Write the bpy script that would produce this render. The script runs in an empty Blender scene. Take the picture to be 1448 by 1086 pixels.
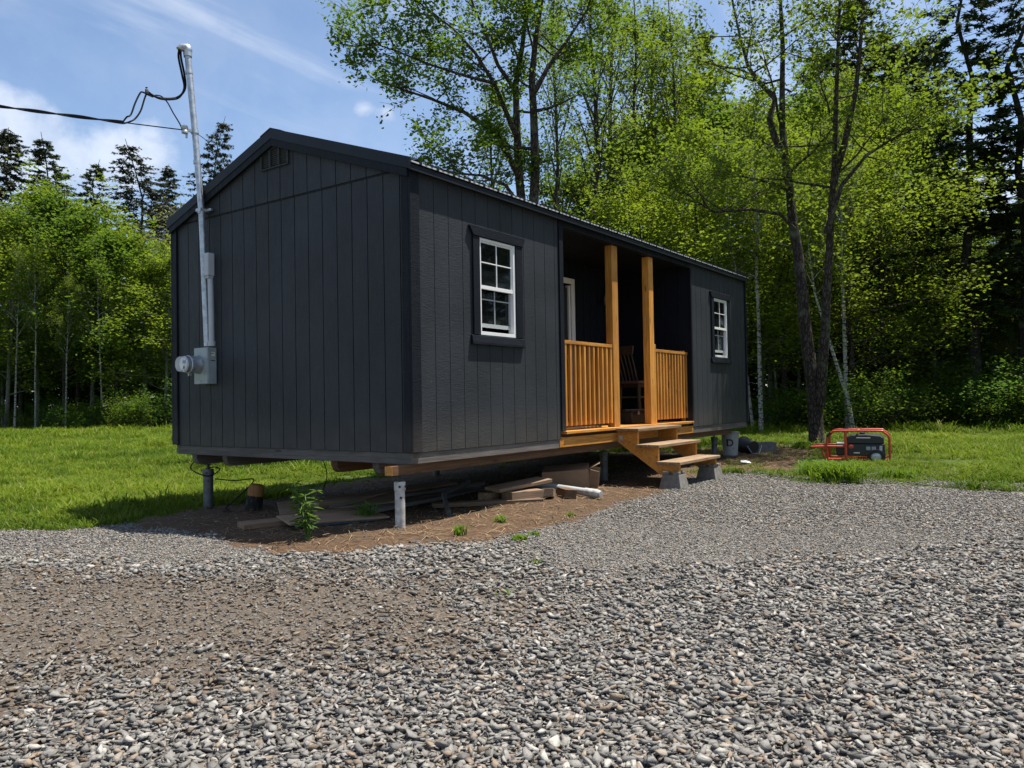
import bpy, math, random
import numpy as np
from mathutils import Vector, Matrix, Euler
R_ = math.radians
scene = bpy.context.scene
COL = scene.collection
# ------------------------------------------------------------------ camera, sky, sun, exposure
CAM = Vector((-5.0411, -4.6625, 0.4454))
YAW, PITCH, ROLL, FPX = 0.619946, 0.020509, -0.016808, 1108.44
F_ = Vector((math.cos(PITCH)*math.cos(YAW), math.cos(PITCH)*math.sin(YAW), math.sin(PITCH)))
_r = Vector((math.sin(YAW), -math.cos(YAW), 0)); _u = _r.cross(F_)
RT = math.cos(ROLL)*_r + math.sin(ROLL)*_u
UP = -math.sin(ROLL)*_r + math.cos(ROLL)*_u
cam_d = bpy.data.cameras.new('camera'); cam = bpy.data.objects.new('camera', cam_d); COL.objects.link(cam)
M = Matrix.Identity(4)
for i in range(3):
    M[i][0], M[i][1], M[i][2], M[i][3] = RT[i], UP[i], -F_[i], CAM[i]
cam.matrix_world = M
cam_d.sensor_fit = 'HORIZONTAL'; cam_d.sensor_width = 36; cam_d.lens = FPX/1448*36
cam_d.clip_start = 0.05; cam_d.clip_end = 3000
scene.camera = cam

SUN_EL, SUN_AZ = 71.0, -36.0            # azimuth counter-clockwise from +X
SKY_STRENGTH, SUN_STRENGTH, EXPOSURE = 0.085, 5.0, 0.92
sun_dir = Vector((math.cos(R_(SUN_EL))*math.cos(R_(SUN_AZ)), math.cos(R_(SUN_EL))*math.sin(R_(SUN_AZ)), math.sin(R_(SUN_EL))))
sl = bpy.data.lights.new('sun', 'SUN'); sl.energy = SUN_STRENGTH; sl.angle = R_(0.53); sl.color = (1, 0.95, 0.87)
so = bpy.data.objects.new('sun', sl); COL.objects.link(so)
so.rotation_euler = (-sun_dir).to_track_quat('-Z', 'Y').to_euler(); so.location = (0, 0, 60)
scene.view_settings.view_transform = 'Standard'; scene.view_settings.look = 'None'
scene.view_settings.exposure = EXPOSURE; scene.view_settings.gamma = 1

def at(px, py, depth):
    'a point of the place seen at photo pixel (px, py), depth metres ahead'
    return CAM + (F_ + RT*((px-724)/FPX) - UP*((py-543)/FPX))*depth
def dir_of(px, py):
    return (F_ + RT*((px-724)/FPX) - UP*((py-543)/FPX)).normalized()

def nd(nt, t, **kw):
    n = nt.nodes.new(t)
    for k, v in kw.items():
        if k == 'ins':
            for a, b in v.items(): n.inputs[a].default_value = b
        else: setattr(n, k, v)
    return n
def lk(nt, a, b): nt.links.new(a, b)
def math_(nt, op, a, b=None, clamp=False):
    n = nt.nodes.new('ShaderNodeMath'); n.operation = op; n.use_clamp = clamp
    for i, v in enumerate((a, b)):
        if v is None: continue
        if isinstance(v, (int, float)): n.inputs[i].default_value = v
        else: nt.links.new(v, n.inputs[i])
    return n.outputs[0]
def maprange(nt, v, a, b, c=0.0, d=1.0, smooth=True):
    n = nt.nodes.new('ShaderNodeMapRange'); n.clamp = True
    if smooth: n.interpolation_type = 'SMOOTHSTEP'
    nt.links.new(v, n.inputs[0])
    for i, x in enumerate((a, b, c, d)): n.inputs[i+1].default_value = x
    return n.outputs[0]
def mixc(nt, fac, a, b, mode='MIX'):
    n = nt.nodes.new('ShaderNodeMix'); n.data_type = 'RGBA'; n.blend_type = mode
    for s, v in ((n.inputs[0], fac), (n.inputs[6], a), (n.inputs[7], b)):
        if isinstance(v, (int, float)): s.default_value = v
        elif isinstance(v, tuple): s.default_value = (*v, 1) if len(v) == 3 else v
        else: nt.links.new(v, s)
    return n.outputs[2]
def noise(nt, vec, scale, detail=3, rough=0.55, dist=0.0):
    n = nt.nodes.new('ShaderNodeTexNoise'); n.inputs['Scale'].default_value = scale
    n.inputs['Detail'].default_value = detail; n.inputs['Roughness'].default_value = rough; n.inputs['Distortion'].default_value = dist
    if vec is not None: nt.links.new(vec, n.inputs['Vector'])
    return n.outputs[0]
def mapping(nt, vec, scale=(1, 1, 1), rot=(0, 0, 0), loc=(0, 0, 0)):
    n = nt.nodes.new('ShaderNodeMapping'); n.inputs['Scale'].default_value = scale
    n.inputs['Rotation'].default_value = rot; n.inputs['Location'].default_value = loc
    nt.links.new(vec, n.inputs['Vector']); return n.outputs[0]

world = bpy.data.worlds.new('World'); scene.world = world; world.use_nodes = True
wt = world.node_tree; wt.nodes.clear()
sky = nd(wt, 'ShaderNodeTexSky', sky_type='NISHITA', sun_disc=False, sun_elevation=R_(SUN_EL), sun_rotation=R_(90-SUN_AZ))
sky.air_density = 1.0; sky.dust_density = 0.6; sky.ozone_density = 2.0; sky.altitude = 200
wc = nd(wt, 'ShaderNodeTexCoord').outputs['Generated']
fb = noise(wt, wc, 7.0, 7, 0.6, 0.3)
fb2 = noise(wt, wc, 16.0, 5, 0.6, 0.2)
cl = None
for px, py, rx, amp in ((-20, 190, .13, 1.0), (70, 225, .13, .9), (175, 220, .085, .95), (215, 190, .05, .7), (375, 97, .035, .42), (350, 88, .03, .3), (515, 152, .030, .62), (545, 160, .035, .55), (600, 200, .06, .5), (880, 190, .16, .5), (1250, 260, .25, .5), (1420, 260, .2, .75),
                        (-500, 250, .35, 1), (2300, 200, .5, .9), (-1200, 100, .5, .8), (560, 5, .10, .5), (1000, -700, .7, .8)):
    b = dir_of(px, py)
    vm = nd(wt, 'ShaderNodeVectorMath', operation='SUBTRACT'); lk(wt, wc, vm.inputs[0]); vm.inputs[1].default_value = b
    sc = nd(wt, 'ShaderNodeVectorMath', operation='MULTIPLY'); lk(wt, vm.outputs[0], sc.inputs[0]); sc.inputs[1].default_value = (1, 1, 1.5)
    ln = nd(wt, 'ShaderNodeVectorMath', operation='LENGTH'); lk(wt, sc.outputs[0], ln.inputs[0])
    m = maprange(wt, ln.outputs['Value'], 0.0, rx*1.25, amp, 0.0, smooth=False)
    cl = m if cl is None else math_(wt, 'MAXIMUM', cl, m)
nsum = math_(wt, 'ADD', math_(wt, 'MULTIPLY', math_(wt, 'SUBTRACT', fb, 0.5), 1.25), math_(wt, 'MULTIPLY', math_(wt, 'SUBTRACT', fb2, 0.5), 0.45))
cum = maprange(wt, math_(wt, 'ADD', cl, nsum), 0.32, 0.80, 0.0, 0.72)
# thin cirrus streaks drawn out along one direction high in the sky
zen = nd(wt, 'ShaderNodeSeparateXYZ'); lk(wt, wc, zen.inputs[0])
zc = math_(wt, 'MAXIMUM', zen.outputs[2], 0.06)
cx_ = math_(wt, 'DIVIDE', zen.outputs[0], zc); cy_ = math_(wt, 'DIVIDE', zen.outputs[1], zc)
cv = nd(wt, 'ShaderNodeCombineXYZ'); lk(wt, cx_, cv.inputs[0]); lk(wt, cy_, cv.inputs[1])
ci = noise(wt, mapping(wt, cv.outputs[0], (0.35, 1.5, 1), (0, 0, R_(62)), (0.3, 0.1, 0)), 1.3, 6, 0.55, 0.6)
cir = maprange(wt, ci, 0.40, 0.70, 0.0, 0.55)
cir = math_(wt, 'MULTIPLY', cir, maprange(wt, zen.outputs[2], 0.22, 0.42))
cm = math_(wt, 'MAXIMUM', math_(wt, 'MAXIMUM', cum, cir), maprange(wt, fb, .3, .7, .05, .17))
shade = maprange(wt, fb2, 0.30, 0.65)
ccol = mixc(wt, shade, (4.4, 5.0, 6.1), (6.0, 6.4, 7.1))
skyc = mixc(wt, 1.0, sky.outputs[0], (0.97, 1.02, 1.06), 'MULTIPLY')
out = nd(wt, 'ShaderNodeOutputWorld'); bg = nd(wt, 'ShaderNodeBackground'); bg.inputs[1].default_value = SKY_STRENGTH
lk(wt, mixc(wt, cm, skyc, ccol), bg.inputs[0]); lk(wt, bg.outputs[0], out.inputs[0])

# ------------------------------------------------------------------ helpers
def tag(o, label=None, cat=None, group=None, kind=None):
    if label: o['label'] = label
    if cat: o['category'] = cat
    if group: o['group'] = group
    if kind: o['kind'] = kind
    return o
def empty(name, loc, label, cat, group=None, rz=0):
    o = bpy.data.objects.new(name, None); COL.objects.link(o); o.location = loc; o.rotation_euler = (0, 0, rz)
    o.empty_display_size = 0.2
    return tag(o, label, cat, group)
class MB:
    def __init__(s): s.v = []; s.f = []
    def add(s, vs, fs):
        b = len(s.v); s.v += [tuple(v) for v in vs]; s.f += [tuple(i+b for i in f) for f in fs]; return s
    def box(s, x0, x1, y0, y1, z0, z1, m=None):
        vs = [Vector((x, y, z)) for z in (z0, z1) for y in (y0, y1) for x in (x0, x1)]
        if m is not None: vs = [m @ v for v in vs]
        return s.add(vs, [(0, 2, 3, 1), (4, 5, 7, 6), (0, 1, 5, 4), (2, 6, 7, 3), (0, 4, 6, 2), (1, 3, 7, 5)])
    def obox(s, c, size, rot=(0, 0, 0)):
        m = Matrix.Translation(c) @ Euler(rot).to_matrix().to_4x4()
        a, b, d = [q/2 for q in size]
        return s.box(-a, a, -b, b, -d, d, m)
    def bar(s, p, q, w, h, up=(0, 0, 1)):
        p, q = Vector(p), Vector(q); d = (q-p).normalized(); a = d.cross(Vector(up))
        a = a.normalized() if a.length > 1e-5 else Vector((1, 0, 0)); b = a.cross(d)
        vs = [c + a*(sa*w/2) + b*(sb*h/2) for c in (p, q) for sa, sb in ((-1, -1), (1, -1), (1, 1), (-1, 1))]
        return s.add(vs, [(0, 1, 2, 3), (7, 6, 5, 4), (0, 4, 5, 1), (1, 5, 6, 2), (2, 6, 7, 3), (3, 7, 4, 0)])
    def tube(s, pts, r, n=10, cap=True):
        pts = [Vector(p) for p in pts]; rs = r if isinstance(r, (list, tuple)) else [r]*len(pts)
        vs = []; prev = None
        for i, p in enumerate(pts):
            d = (pts[min(i+1, len(pts)-1)] - pts[max(i-1, 0)])
            d = d.normalized() if d.length > 1e-9 else Vector((0, 0, 1))
            if prev is None:
                a = d.cross(Vector((0, 0, 1)) if abs(d.z) < .9 else Vector((1, 0, 0))).normalized()
            else:
                a = (prev - d*prev.dot(d)).normalized()
            prev = a; b = d.cross(a)
            vs += [p + (a*math.cos(t*math.tau/n) + b*math.sin(t*math.tau/n))*rs[i] for t in range(n)]
        fs = [(i*n+t, i*n+(t+1) % n, (i+1)*n+(t+1) % n, (i+1)*n+t) for i in range(len(pts)-1) for t in range(n)]
        if cap: fs += [tuple(range(n))[::-1], tuple((len(pts)-1)*n+t for t in range(n))]
        return s.add(vs, fs)
    def lathe(s, prof, c=(0, 0, 0), axis=(0, 0, 1), n=20):
        ax = Vector(axis).normalized(); c = Vector(c)
        pts = [c + ax*z for r, z in prof]
        a = ax.cross(Vector((0, 0, 1)) if abs(ax.z) < .9 else Vector((1, 0, 0))).normalized(); b = ax.cross(a)
        vs = [p + (a*math.cos(t*math.tau/n) + b*math.sin(t*math.tau/n))*max(r, 1e-4) for p, (r, z) in zip(pts, prof) for t in range(n)]
        fs = [(i*n+t, i*n+(t+1) % n, (i+1)*n+(t+1) % n, (i+1)*n+t) for i in range(len(prof)-1) for t in range(n)]
        fs += [tuple(range(n))[::-1], tuple((len(prof)-1)*n+t for t in range(n))]
        return s.add(vs, fs)
    def prism(s, poly, a, b, axis='x'):
        def P(u, v, t): return {'x': (t, u, v), 'y': (u, t, v), 'z': (u, v, t)}[axis]
        n = len(poly)
        vs = [P(u, v, a) for u, v in poly] + [P(u, v, b) for u, v in poly]
        return s.add(vs, [tuple(range(n))[::-1], tuple(range(n, 2*n))] + [(i, (i+1) % n, n+(i+1) % n, n+i) for i in range(n)])
    def build(s, name, mat, parent=None, bevel=0, smooth=False, label=None):
        me = bpy.data.meshes.new(name); me.from_pydata(s.v, [], s.f); me.validate(); me.update()
        import bmesh
        bm = bmesh.new(); bm.from_mesh(me); bmesh.ops.recalc_face_normals(bm, faces=bm.faces); bm.to_mesh(me); bm.free()
        me.materials.append(mat)
        o = bpy.data.objects.new(name, me); COL.objects.link(o)
        if parent: o.parent = parent
        if label: o['label'] = label
        if smooth:
            me.polygons.foreach_set('use_smooth', [True]*len(me.polygons))
            md = o.modifiers.new('edges', 'EDGE_SPLIT'); md.split_angle = R_(40)
        if bevel:
            md = o.modifiers.new('bevel', 'BEVEL'); md.width = bevel; md.segments = 2; md.limit_method = 'ANGLE'; md.angle_limit = R_(50)
        return o
def npmesh(name, verts, faces, mat=None):
    verts = np.asarray(verts, dtype=np.float32); faces = np.asarray(faces, dtype=np.int32); k = faces.shape[1]
    me = bpy.data.meshes.new(name)
    me.vertices.add(len(verts)); me.vertices.foreach_set('co', verts.ravel())
    me.loops.add(faces.size); me.loops.foreach_set('vertex_index', faces.ravel())
    me.polygons.add(len(faces)); me.polygons.foreach_set('loop_start', np.arange(0, faces.size, k, dtype=np.int32))
    me.update(calc_edges=True)
    if mat: me.materials.append(mat)
    return me

# ------------------------------------------------------------------ materials
def new_mat(name):
    m = bpy.data.materials.new(name); m.use_nodes = True; nt = m.node_tree
    return m, nt, nt.nodes['Principled BSDF']
def bump(nt, p, h, strength=0.3, dist=0.01):
    b = nt.nodes.new('ShaderNodeBump'); b.inputs['Strength'].default_value = strength; b.inputs['Distance'].default_value = dist
    lk(nt, h, b.inputs['Height']); lk(nt, b.outputs[0], p.inputs['Normal']); return b
def obj_co(nt): return nt.nodes.new('ShaderNodeTexCoord').outputs['Object']
def simple(name, col, rough=0.6, metal=0.0, var=0.25, scale=8, bmp=0.1, spec=0.5):
    m, nt, p = new_mat(name); co = obj_co(nt)
    n = noise(nt, co, scale, 5)
    dark = tuple(c*(1-var) for c in col); lite = tuple(min(1, c*(1+var)) for c in col)
    lk(nt, mixc(nt, maprange(nt, n, .3, .7), dark, lite), p.inputs['Base Color'])
    p.inputs['Roughness'].default_value = rough; p.inputs['Metallic'].default_value = metal; p.inputs['Specular IOR Level'].default_value = spec
    if bmp: bump(nt, p, noise(nt, co, scale*6, 4), bmp, 0.004)
    return m
def wood(name, a, b, axis='x', rough=0.6, knots=True, bmp=0.25):
    m, nt, p = new_mat(name); co = obj_co(nt)
    rnd = nt.nodes.new('ShaderNodeObjectInfo')
    off = nd(nt, 'ShaderNodeVectorMath', operation='ADD'); lk(nt, co, off.inputs[0])
    ml = nd(nt, 'ShaderNodeVectorMath', operation='SCALE'); ml.inputs[0].default_value = (31, 17, 43); lk(nt, rnd.outputs['Random'], ml.inputs['Scale']); lk(nt, ml.outputs[0], off.inputs[1])
    s = {'x': (1.2, 22, 22), 'y': (22, 1.2, 22), 'z': (22, 22, 1.2)}[axis]
    g = noise(nt, mapping(nt, off.outputs[0], s), 1.6, 5, 0.6, 1.2)
    l = noise(nt, off.outputs[0], 2.5, 3)
    c = mixc(nt, maprange(nt, g, .32, .68), a, b)
    c = mixc(nt, maprange(nt, l, .35, .75, 0, .45), c, tuple(x*.62 for x in a))
    if knots:
        s2 = {'x': (2.2, 9, 9), 'y': (9, 2.2, 9), 'z': (9, 9, 2.2)}[axis]
        v = nt.nodes.new('ShaderNodeTexVoronoi'); v.inputs['Scale'].default_value = 1.0; lk(nt, mapping(nt, off.outputs[0], s2), v.inputs['Vector'])
        c = mixc(nt, maprange(nt, v.outputs['Distance'], .06, .15, .8, 0), c, tuple(x*.28 for x in a))
    c = mixc(nt, 1.0, c, mixc(nt, rnd.outputs['Random'], (.72, .70, .68), (1.08, 1.08, 1.08)), 'MULTIPLY')
    lk(nt, c, p.inputs['Base Color']); p.inputs['Roughness'].default_value = rough
    bump(nt, p, g, bmp, 0.004); return m
def paint_siding(name, col, sheen=0.5):
    m, nt, p = new_mat(name); co = obj_co(nt)
    sep = nd(nt, 'ShaderNodeSeparateXYZ'); lk(nt, co, sep.inputs[0])
    grain = noise(nt, mapping(nt, co, (16, 16, 2.2)), 2.2, 6, 0.65, 0.8)
    cross = noise(nt, mapping(nt, co, (7, 7, 34)), 1.7, 4, 0.6, 1.4)
    big = noise(nt, co, 1.3, 4)
    h = math_(nt, 'ADD', math_(nt, 'MULTIPLY', grain, .5), math_(nt, 'MULTIPLY', cross, .9))
    c = mixc(nt, maprange(nt, big, .3, .7), tuple(x*.86 for x in col), tuple(x*1.16 for x in col))
    vo = nt.nodes.new('ShaderNodeTexVoronoi'); vo.inputs['Scale'].default_value = 13; lk(nt, co, vo.inputs['Vector'])
    sp = maprange(nt, vo.outputs['Distance'], .045, .085, .55, 0)
    sp = math_(nt, 'MULTIPLY', sp, maprange(nt, noise(nt, co, 2.1, 2), .52, .66))
    c = mixc(nt, sp, c, (.18, .17, .165))
    low = math_(nt, 'MULTIPLY', maprange(nt, sep.outputs[2], .45, 0.0, 0, .6), noise(nt, co, 5, 4))
    c = mixc(nt, low, c, (.11, .095, .075))
    lk(nt, c, p.inputs['Base Color'])
    lk(nt, maprange(nt, grain, .3, .7, sheen-.06, sheen+.14), p.inputs['Roughness'])
    p.inputs['Specular IOR Level'].default_value = .16
    bump(nt, p, h, .62, 0.007); return m
def leaf_mat(name, c1, c2, trans=0.5, rough=0.6):
    m, nt, p = new_mat(name)
    gi = nt.nodes.new('ShaderNodeNewGeometry'); oi = nt.nodes.new('ShaderNodeObjectInfo')
    co = obj_co(nt)
    f = math_(nt, 'ADD', math_(nt, 'MULTIPLY', gi.outputs['Random Per Island'], .55), math_(nt, 'MULTIPLY', noise(nt, co, .6, 3), .55))
    c = mixc(nt, math_(nt, 'SUBTRACT', f, .05, True), c1, c2)
    c = mixc(nt, math_(nt, 'MULTIPLY', oi.outputs['Random'], .35), c, tuple(x*.62 for x in c1))
    lk(nt, c, p.inputs['Base Color']); p.inputs['Roughness'].default_value = rough; p.inputs['Specular IOR Level'].default_value = .1
    t = nt.nodes.new('ShaderNodeBsdfTranslucent'); lk(nt, mixc(nt, .5, c, (c2[0]*1.3, c2[1]*1.25, c2[2]*.6)), t.inputs[0])
    mx = nt.nodes.new('ShaderNodeMixShader'); mx.inputs[0].default_value = trans
    lk(nt, p.outputs[0], mx.inputs[1]); lk(nt, t.outputs[0], mx.inputs[2]); lk(nt, mx.outputs[0], nt.nodes['Material Output'].inputs[0])
    return m
def bark_mat(name, a, b, birch=False, scale=1.0):
    m, nt, p = new_mat(name); co = obj_co(nt)
    vb = nt.nodes.new('ShaderNodeTexVoronoi'); vb.feature = 'DISTANCE_TO_EDGE'; vb.inputs['Scale'].default_value = 1.0
    wv = nd(nt, 'ShaderNodeVectorMath', operation='ADD'); nz = nt.nodes.new('ShaderNodeTexNoise'); nz.inputs['Scale'].default_value = 5; lk(nt, co, nz.inputs['Vector'])
    sv = nd(nt, 'ShaderNodeVectorMath', operation='SCALE'); sv.inputs['Scale'].default_value = .12; lk(nt, nz.outputs['Color'], sv.inputs[0]); lk(nt, co, wv.inputs[0]); lk(nt, sv.outputs[0], wv.inputs[1])
    lk(nt, mapping(nt, wv.outputs[0], (26*scale, 26*scale, 7*scale)), vb.inputs['Vector'])
    g = math_(nt, 'ADD', math_(nt, 'MULTIPLY', noise(nt, mapping(nt, co, (12*scale, 12*scale, 4*scale)), 1.5, 6, .7, .6), .75), math_(nt, 'MULTIPLY', maprange(nt, vb.outputs['Distance'], 0, .3), .25))
    c = mixc(nt, maprange(nt, g, .38, .72), a, b)
    li = noise(nt, co, 2.2, 3)
    c = mixc(nt, maprange(nt, li, .55, .72, 0, .5), c, (.16, .17, .12))
    if birch:
        k = noise(nt, mapping(nt, co, (5, 5, 16)), 1.0, 4, .6)
        c = mixc(nt, maprange(nt, k, .52, .58), c, (.03, .028, .025))
    lk(nt, c, p.inputs['Base Color']); p.inputs['Roughness'].default_value = .9; p.inputs['Specular IOR Level'].default_value = .2
    bump(nt, p, g, .8, .02); return m

MT = {}
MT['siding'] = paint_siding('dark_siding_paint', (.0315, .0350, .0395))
MT['trim'] = paint_siding('black_trim_and_porch_shade', (.0072, .0092, .0138), .55)
MT['roof'] = simple('dark_roof_steel', (.010, .013, .018), .5, 0.0, .15, 4, .02, .22)
MT['roofsheet'] = simple('pale_roof_steel', (.50, .50, .49), .45, .1, .12, 5, .02)
MT['rim'] = wood('weathered_grey_wood', (.105, .092, .08), (.20, .18, .16), 'x', .85)
MT['rimy'] = wood('weathered_grey_wood_end', (.085, .075, .066), (.14, .128, .115), 'y', .85)
MT['stain'] = wood('honey_stained_wood', (.46, .178, .024), (.70, .325, .060), 'x', .5)
MT['stainz'] = wood('honey_stained_post', (.46, .182, .025), (.72, .34, .064), 'z', .5)
MT['brown'] = wood('brown_treated_beam', (.085, .042, .018), (.17, .085, .035), 'x', .75)
MT['tread'] = wood('pale_cedar_tread', (.19, .118, .06), (.36, .245, .135), 'x', .7)
MT['white'] = simple('white_vinyl', (.74, .74, .72), .4, 0, .04, 5, .0)
MT['greyvinyl'] = simple('screened_white_vinyl', (.36, .38, .38), .55, 0, .05, 5, 0)
MT['galv'] = simple('galvanised_steel', (.42, .44, .46), .42, .75, .22, 18, .05)
MT['pvc'] = simple('grey_pvc', (.40, .42, .44), .45, 0, .06, 6, 0)
MT['meterbox'] = simple('grey_enamel', (.27, .31, .31), .42, .1, .1, 9, .03)
MT['cable'] = simple('black_cable', (.010, .010, .012), .75, 0, .2, 20, 0, .15)
MT['concrete'] = simple('grey_concrete', (.15, .14, .125), .9, 0, .22, 14, .5)
MT['card'] = simple('brown_cardboard', (.30, .185, .105), .8, 0, .12, 6, .1)
MT['darkplastic'] = simple('black_plastic', (.013, .013, .015), .45, 0, .2, 8, .05)
MT['red'] = simple('red_frame_paint', (.46, .055, .022), .4, 0, .15, 7, .03)
MT['rubber'] = simple('black_rubber', (.018, .018, .018), .8, 0, .2, 10, .1)
MT['whitepl'] = simple('dirty_white_plastic', (.36, .355, .34), .5, 0, .1, 6, .05)
MT['oldwood'] = wood('old_brown_board', (.13, .08, .045), (.27, .18, .11), 'x', .85)
MT['chairwood'] = wood('dark_chair_wood', (.05, .03, .015), (.11, .07, .035), 'z', .7)
MT['ply'] = wood('plywood_sheet', (.20, .125, .07), (.32, .22, .135), 'x', .8)
MT['blue'] = simple('blue_foam', (.10, .2, .33), .8, 0, .1, 8, .1)
MT['interior'] = simple('dark_interior', (.03, .03, .03), .9, 0, .1, 3, 0)
MT['stickers'] = simple('pale_sticker', (.6, .58, .45), .6, 0, .1, 20, 0)
MT['lamp'] = simple('frosted_lamp_glass', (.35, .33, .29), .3, 0, .1, 20, 0)
MT['orangewood'] = wood('orange_cut_wood', (.36, .15, .04), (.5, .25, .08), 'z', .8)
MT['bark'] = bark_mat('grey_brown_bark', (.022, .017, .013), (.095, .076, .060))
MT['barkdark'] = bark_mat('dark_bark', (.022, .019, .016), (.07, .06, .05))
MT['barkpale'] = bark_mat('pale_grey_bark', (.10, .095, .075), (.26, .25, .21))
MT['birch'] = bark_mat('white_birch_bark', (.24, .225, .195), (.46, .44, .40), True)
MT['leafA'] = leaf_mat('spring_leaf', (.075, .125, .014), (.17, .245, .026))
MT['leafB'] = leaf_mat('yellow_green_leaf', (.095, .150, .013), (.205, .275, .026))
MT['leafC'] = leaf_mat('mid_green_leaf', (.050, .105, .014), (.125, .205, .024))
MT['leafD'] = leaf_mat('shrub_leaf', (.045, .105, .018), (.11, .215, .032))
MT['leafO'] = leaf_mat('olive_bud_leaf', (.12, .12, .045), (.22, .22, .08))
MT['needle'] = leaf_mat('spruce_needle', (.028, .046, .019), (.062, .086, .034), .22, .6)
MT['needleB'] = leaf_mat('pale_spruce_needle', (.04, .05, .034), (.075, .085, .055), .15, .6)
MT['clump'] = leaf_mat('lush_grass', (.065, .135, .012), (.16, .25, .024), .4)
MT['weed'] = leaf_mat('weed_leaf', (.06, .13, .03), (.14, .24, .05), .35)
m, nt, p = new_mat('window_glass'); MT['glass'] = m
p.inputs['Base Color'].default_value = (.012, .015, .015, 1); p.inputs['Roughness'].default_value = .03
p.inputs['Specular IOR Level'].default_value = .5
tr = nt.nodes.new('ShaderNodeBsdfTransparent'); tr.inputs[0].default_value = (.45, .48, .47, 1)
mx = nt.nodes.new('ShaderNodeMixShader'); mx.inputs[0].default_value = .45
lk(nt, p.outputs[0], mx.inputs[1]); lk(nt, tr.outputs[0], mx.inputs[2]); lk(nt, mx.outputs[0], nt.nodes['Material Output'].inputs[0])
m, nt, p = new_mat('clear_meter_glass'); MT['meterglass'] = m
p.inputs['Base Color'].default_value = (.85, .87, .9, 1); p.inputs['Roughness'].default_value = .08
tr = nt.nodes.new('ShaderNodeBsdfTransparent'); mx = nt.nodes.new('ShaderNodeMixShader'); mx.inputs[0].default_value = .65
lk(nt, p.outputs[0], mx.inputs[1]); lk(nt, tr.outputs[0], mx.inputs[2]); lk(nt, mx.outputs[0], nt.nodes['Material Output'].inputs[0])

# ------------------------------------------------------------------ ground
CP = np.array([(-5,-4.66,-1.0),(-3,-3.2,-.95),(-4,-1.9,-.95),(-2.2,-4.5,-.93),(-1.2,.5,-.71),(-1.9,3.5,-.76),(-.1,.05,-.635),(.25,3.4,-.74),(3.7,-.8,-.635),(2,.5,-.605),(2.7,3.8,-.73),(5,-.7,-.635),(8.6,0,-.6),(10.7,-.6,-.575),(8,-2.3,-.6),(4.5,-2.4,-.66),(6,-5,-.68),(1,-2.5,-.78),
(20,0,-.58),(40,5,-.55),(16,40,-.7),(0,20,-.78),(-12,10,-.9),(-12,-10,-1.05),(10,-15,-.8),(40,-20,-.6),(40,40,-.6)])
def base_z(P):
    P = np.atleast_2d(P); out = np.empty(len(P))
    for a in range(0, len(P), 20000):
        q = P[a:a+20000]
        d = (q[:, None, 0]-CP[None, :, 0])**2 + (q[:, None, 1]-CP[None, :, 1])**2
        w = 1/(d+.6)**1.6
        out[a:a+20000] = (w*CP[:, 2]).sum(1)/w.sum(1)
    return out

def sdist(P, poly):
    'signed distance to a polygon, positive inside'
    poly = np.array(poly, float); n = len(poly)
    d = np.full(len(P), 1e9); ins = np.zeros(len(P), bool)
    for i in range(n):
        a, b = poly[i], poly[(i+1) % n]; e = b-a; w = P-a
        t = np.clip((w@e)/(e@e), 0, 1); q = w-t[:, None]*e
        d = np.minimum(d, np.hypot(q[:, 0], q[:, 1]))
        c = ((a[1] > P[:, 1]) != (b[1] > P[:, 1])) & (P[:, 0] < (b[0]-a[0])*(P[:, 1]-a[1])/((b[1]-a[1]) if b[1] != a[1] else 1e-9)+a[0])
        ins ^= c
    return np.where(ins, d, -d)
def fnoise(P, s, seed=0):
    r = np.random.RandomState(seed); v = np.zeros(len(P))
    for k in range(10):
        a = r.uniform(0, 6.283); fq = s*r.uniform(.5, 2.2); v += np.sin((P[:, 0]*math.cos(a)+P[:, 1]*math.sin(a))*fq + r.uniform(0, 6.28))
    return v/10**.5/1.2
GRAVEL = [(-40, 24), (-12, 10.5), (-2.01, 4.04), (-1.72, 3.85), (-1.27, 3.41), (-.67, 2.99), (.8, 2.4), (3, 1.2), (5.34, -.54), (5.75, -.95), (5.35, -1.5), (5.0, -1.95), (5.21, -2.8), (5.29, -4.2), (5.27, -5.14), (5.5, -9), (6.5, -40), (-40, -40)]
SOIL = [(-.95, 3.05), (-.86, 2.3), (-1.10, 1.04), (-1.18, .31), (-1.03, -.2), (-.65, -.42), (-.38, -.74), (-.12, -1.02), (.54, -.92), (1.73, -.88), (3.14, -.84), (4.94, -.6), (5.6, -.75), (6.2, -1.4), (8.5, -1.0), (9.7, -.95), (11.2, .2), (11.1, 1.0), (9.0, 2.5), (5.0, 4.3), (2.7, 3.95), (.9, 3.6)]
DIRT = [(-2.68, 2.4), (-2.4, 2.13), (-1.99, 1.86), (-1.96, .88), (-1.62, .26), (-1.17, -.12), (-.80, -.80), (-.50, -1.15), (-.65, -1.7), (-1.3, -2.1), (-2.0, -2.05), (-2.6, -1.65), (-3.2, -1.25), (-3.9, -.8), (-4.6, -.1), (-5, 2.2), (-5, 4)]
FINE = [(.3, -.8), (-.48, -1.35), (-.57, -1.89), (-.63, -2.18), (-.05, -2.41), (.53, -2.7), (1.28, -3.26), (2.18, -4.33), (2.79, -5.01), (4, -7), (8, -7), (6, 0), (3, 0)]
FINEL = [(-4.5, 5.5), (-2.62, 2.29), (-2.3, 2.38), (-2.01, 1.83), (-1.93, .93), (-1.47, .48), (-1.16, .46), (-.6, 2.9), (-2, 4.2)]
def sstep(x, a, b):
    t = np.clip((x-a)/(b-a), 0, 1); return t*t*(3-2*t)
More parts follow.
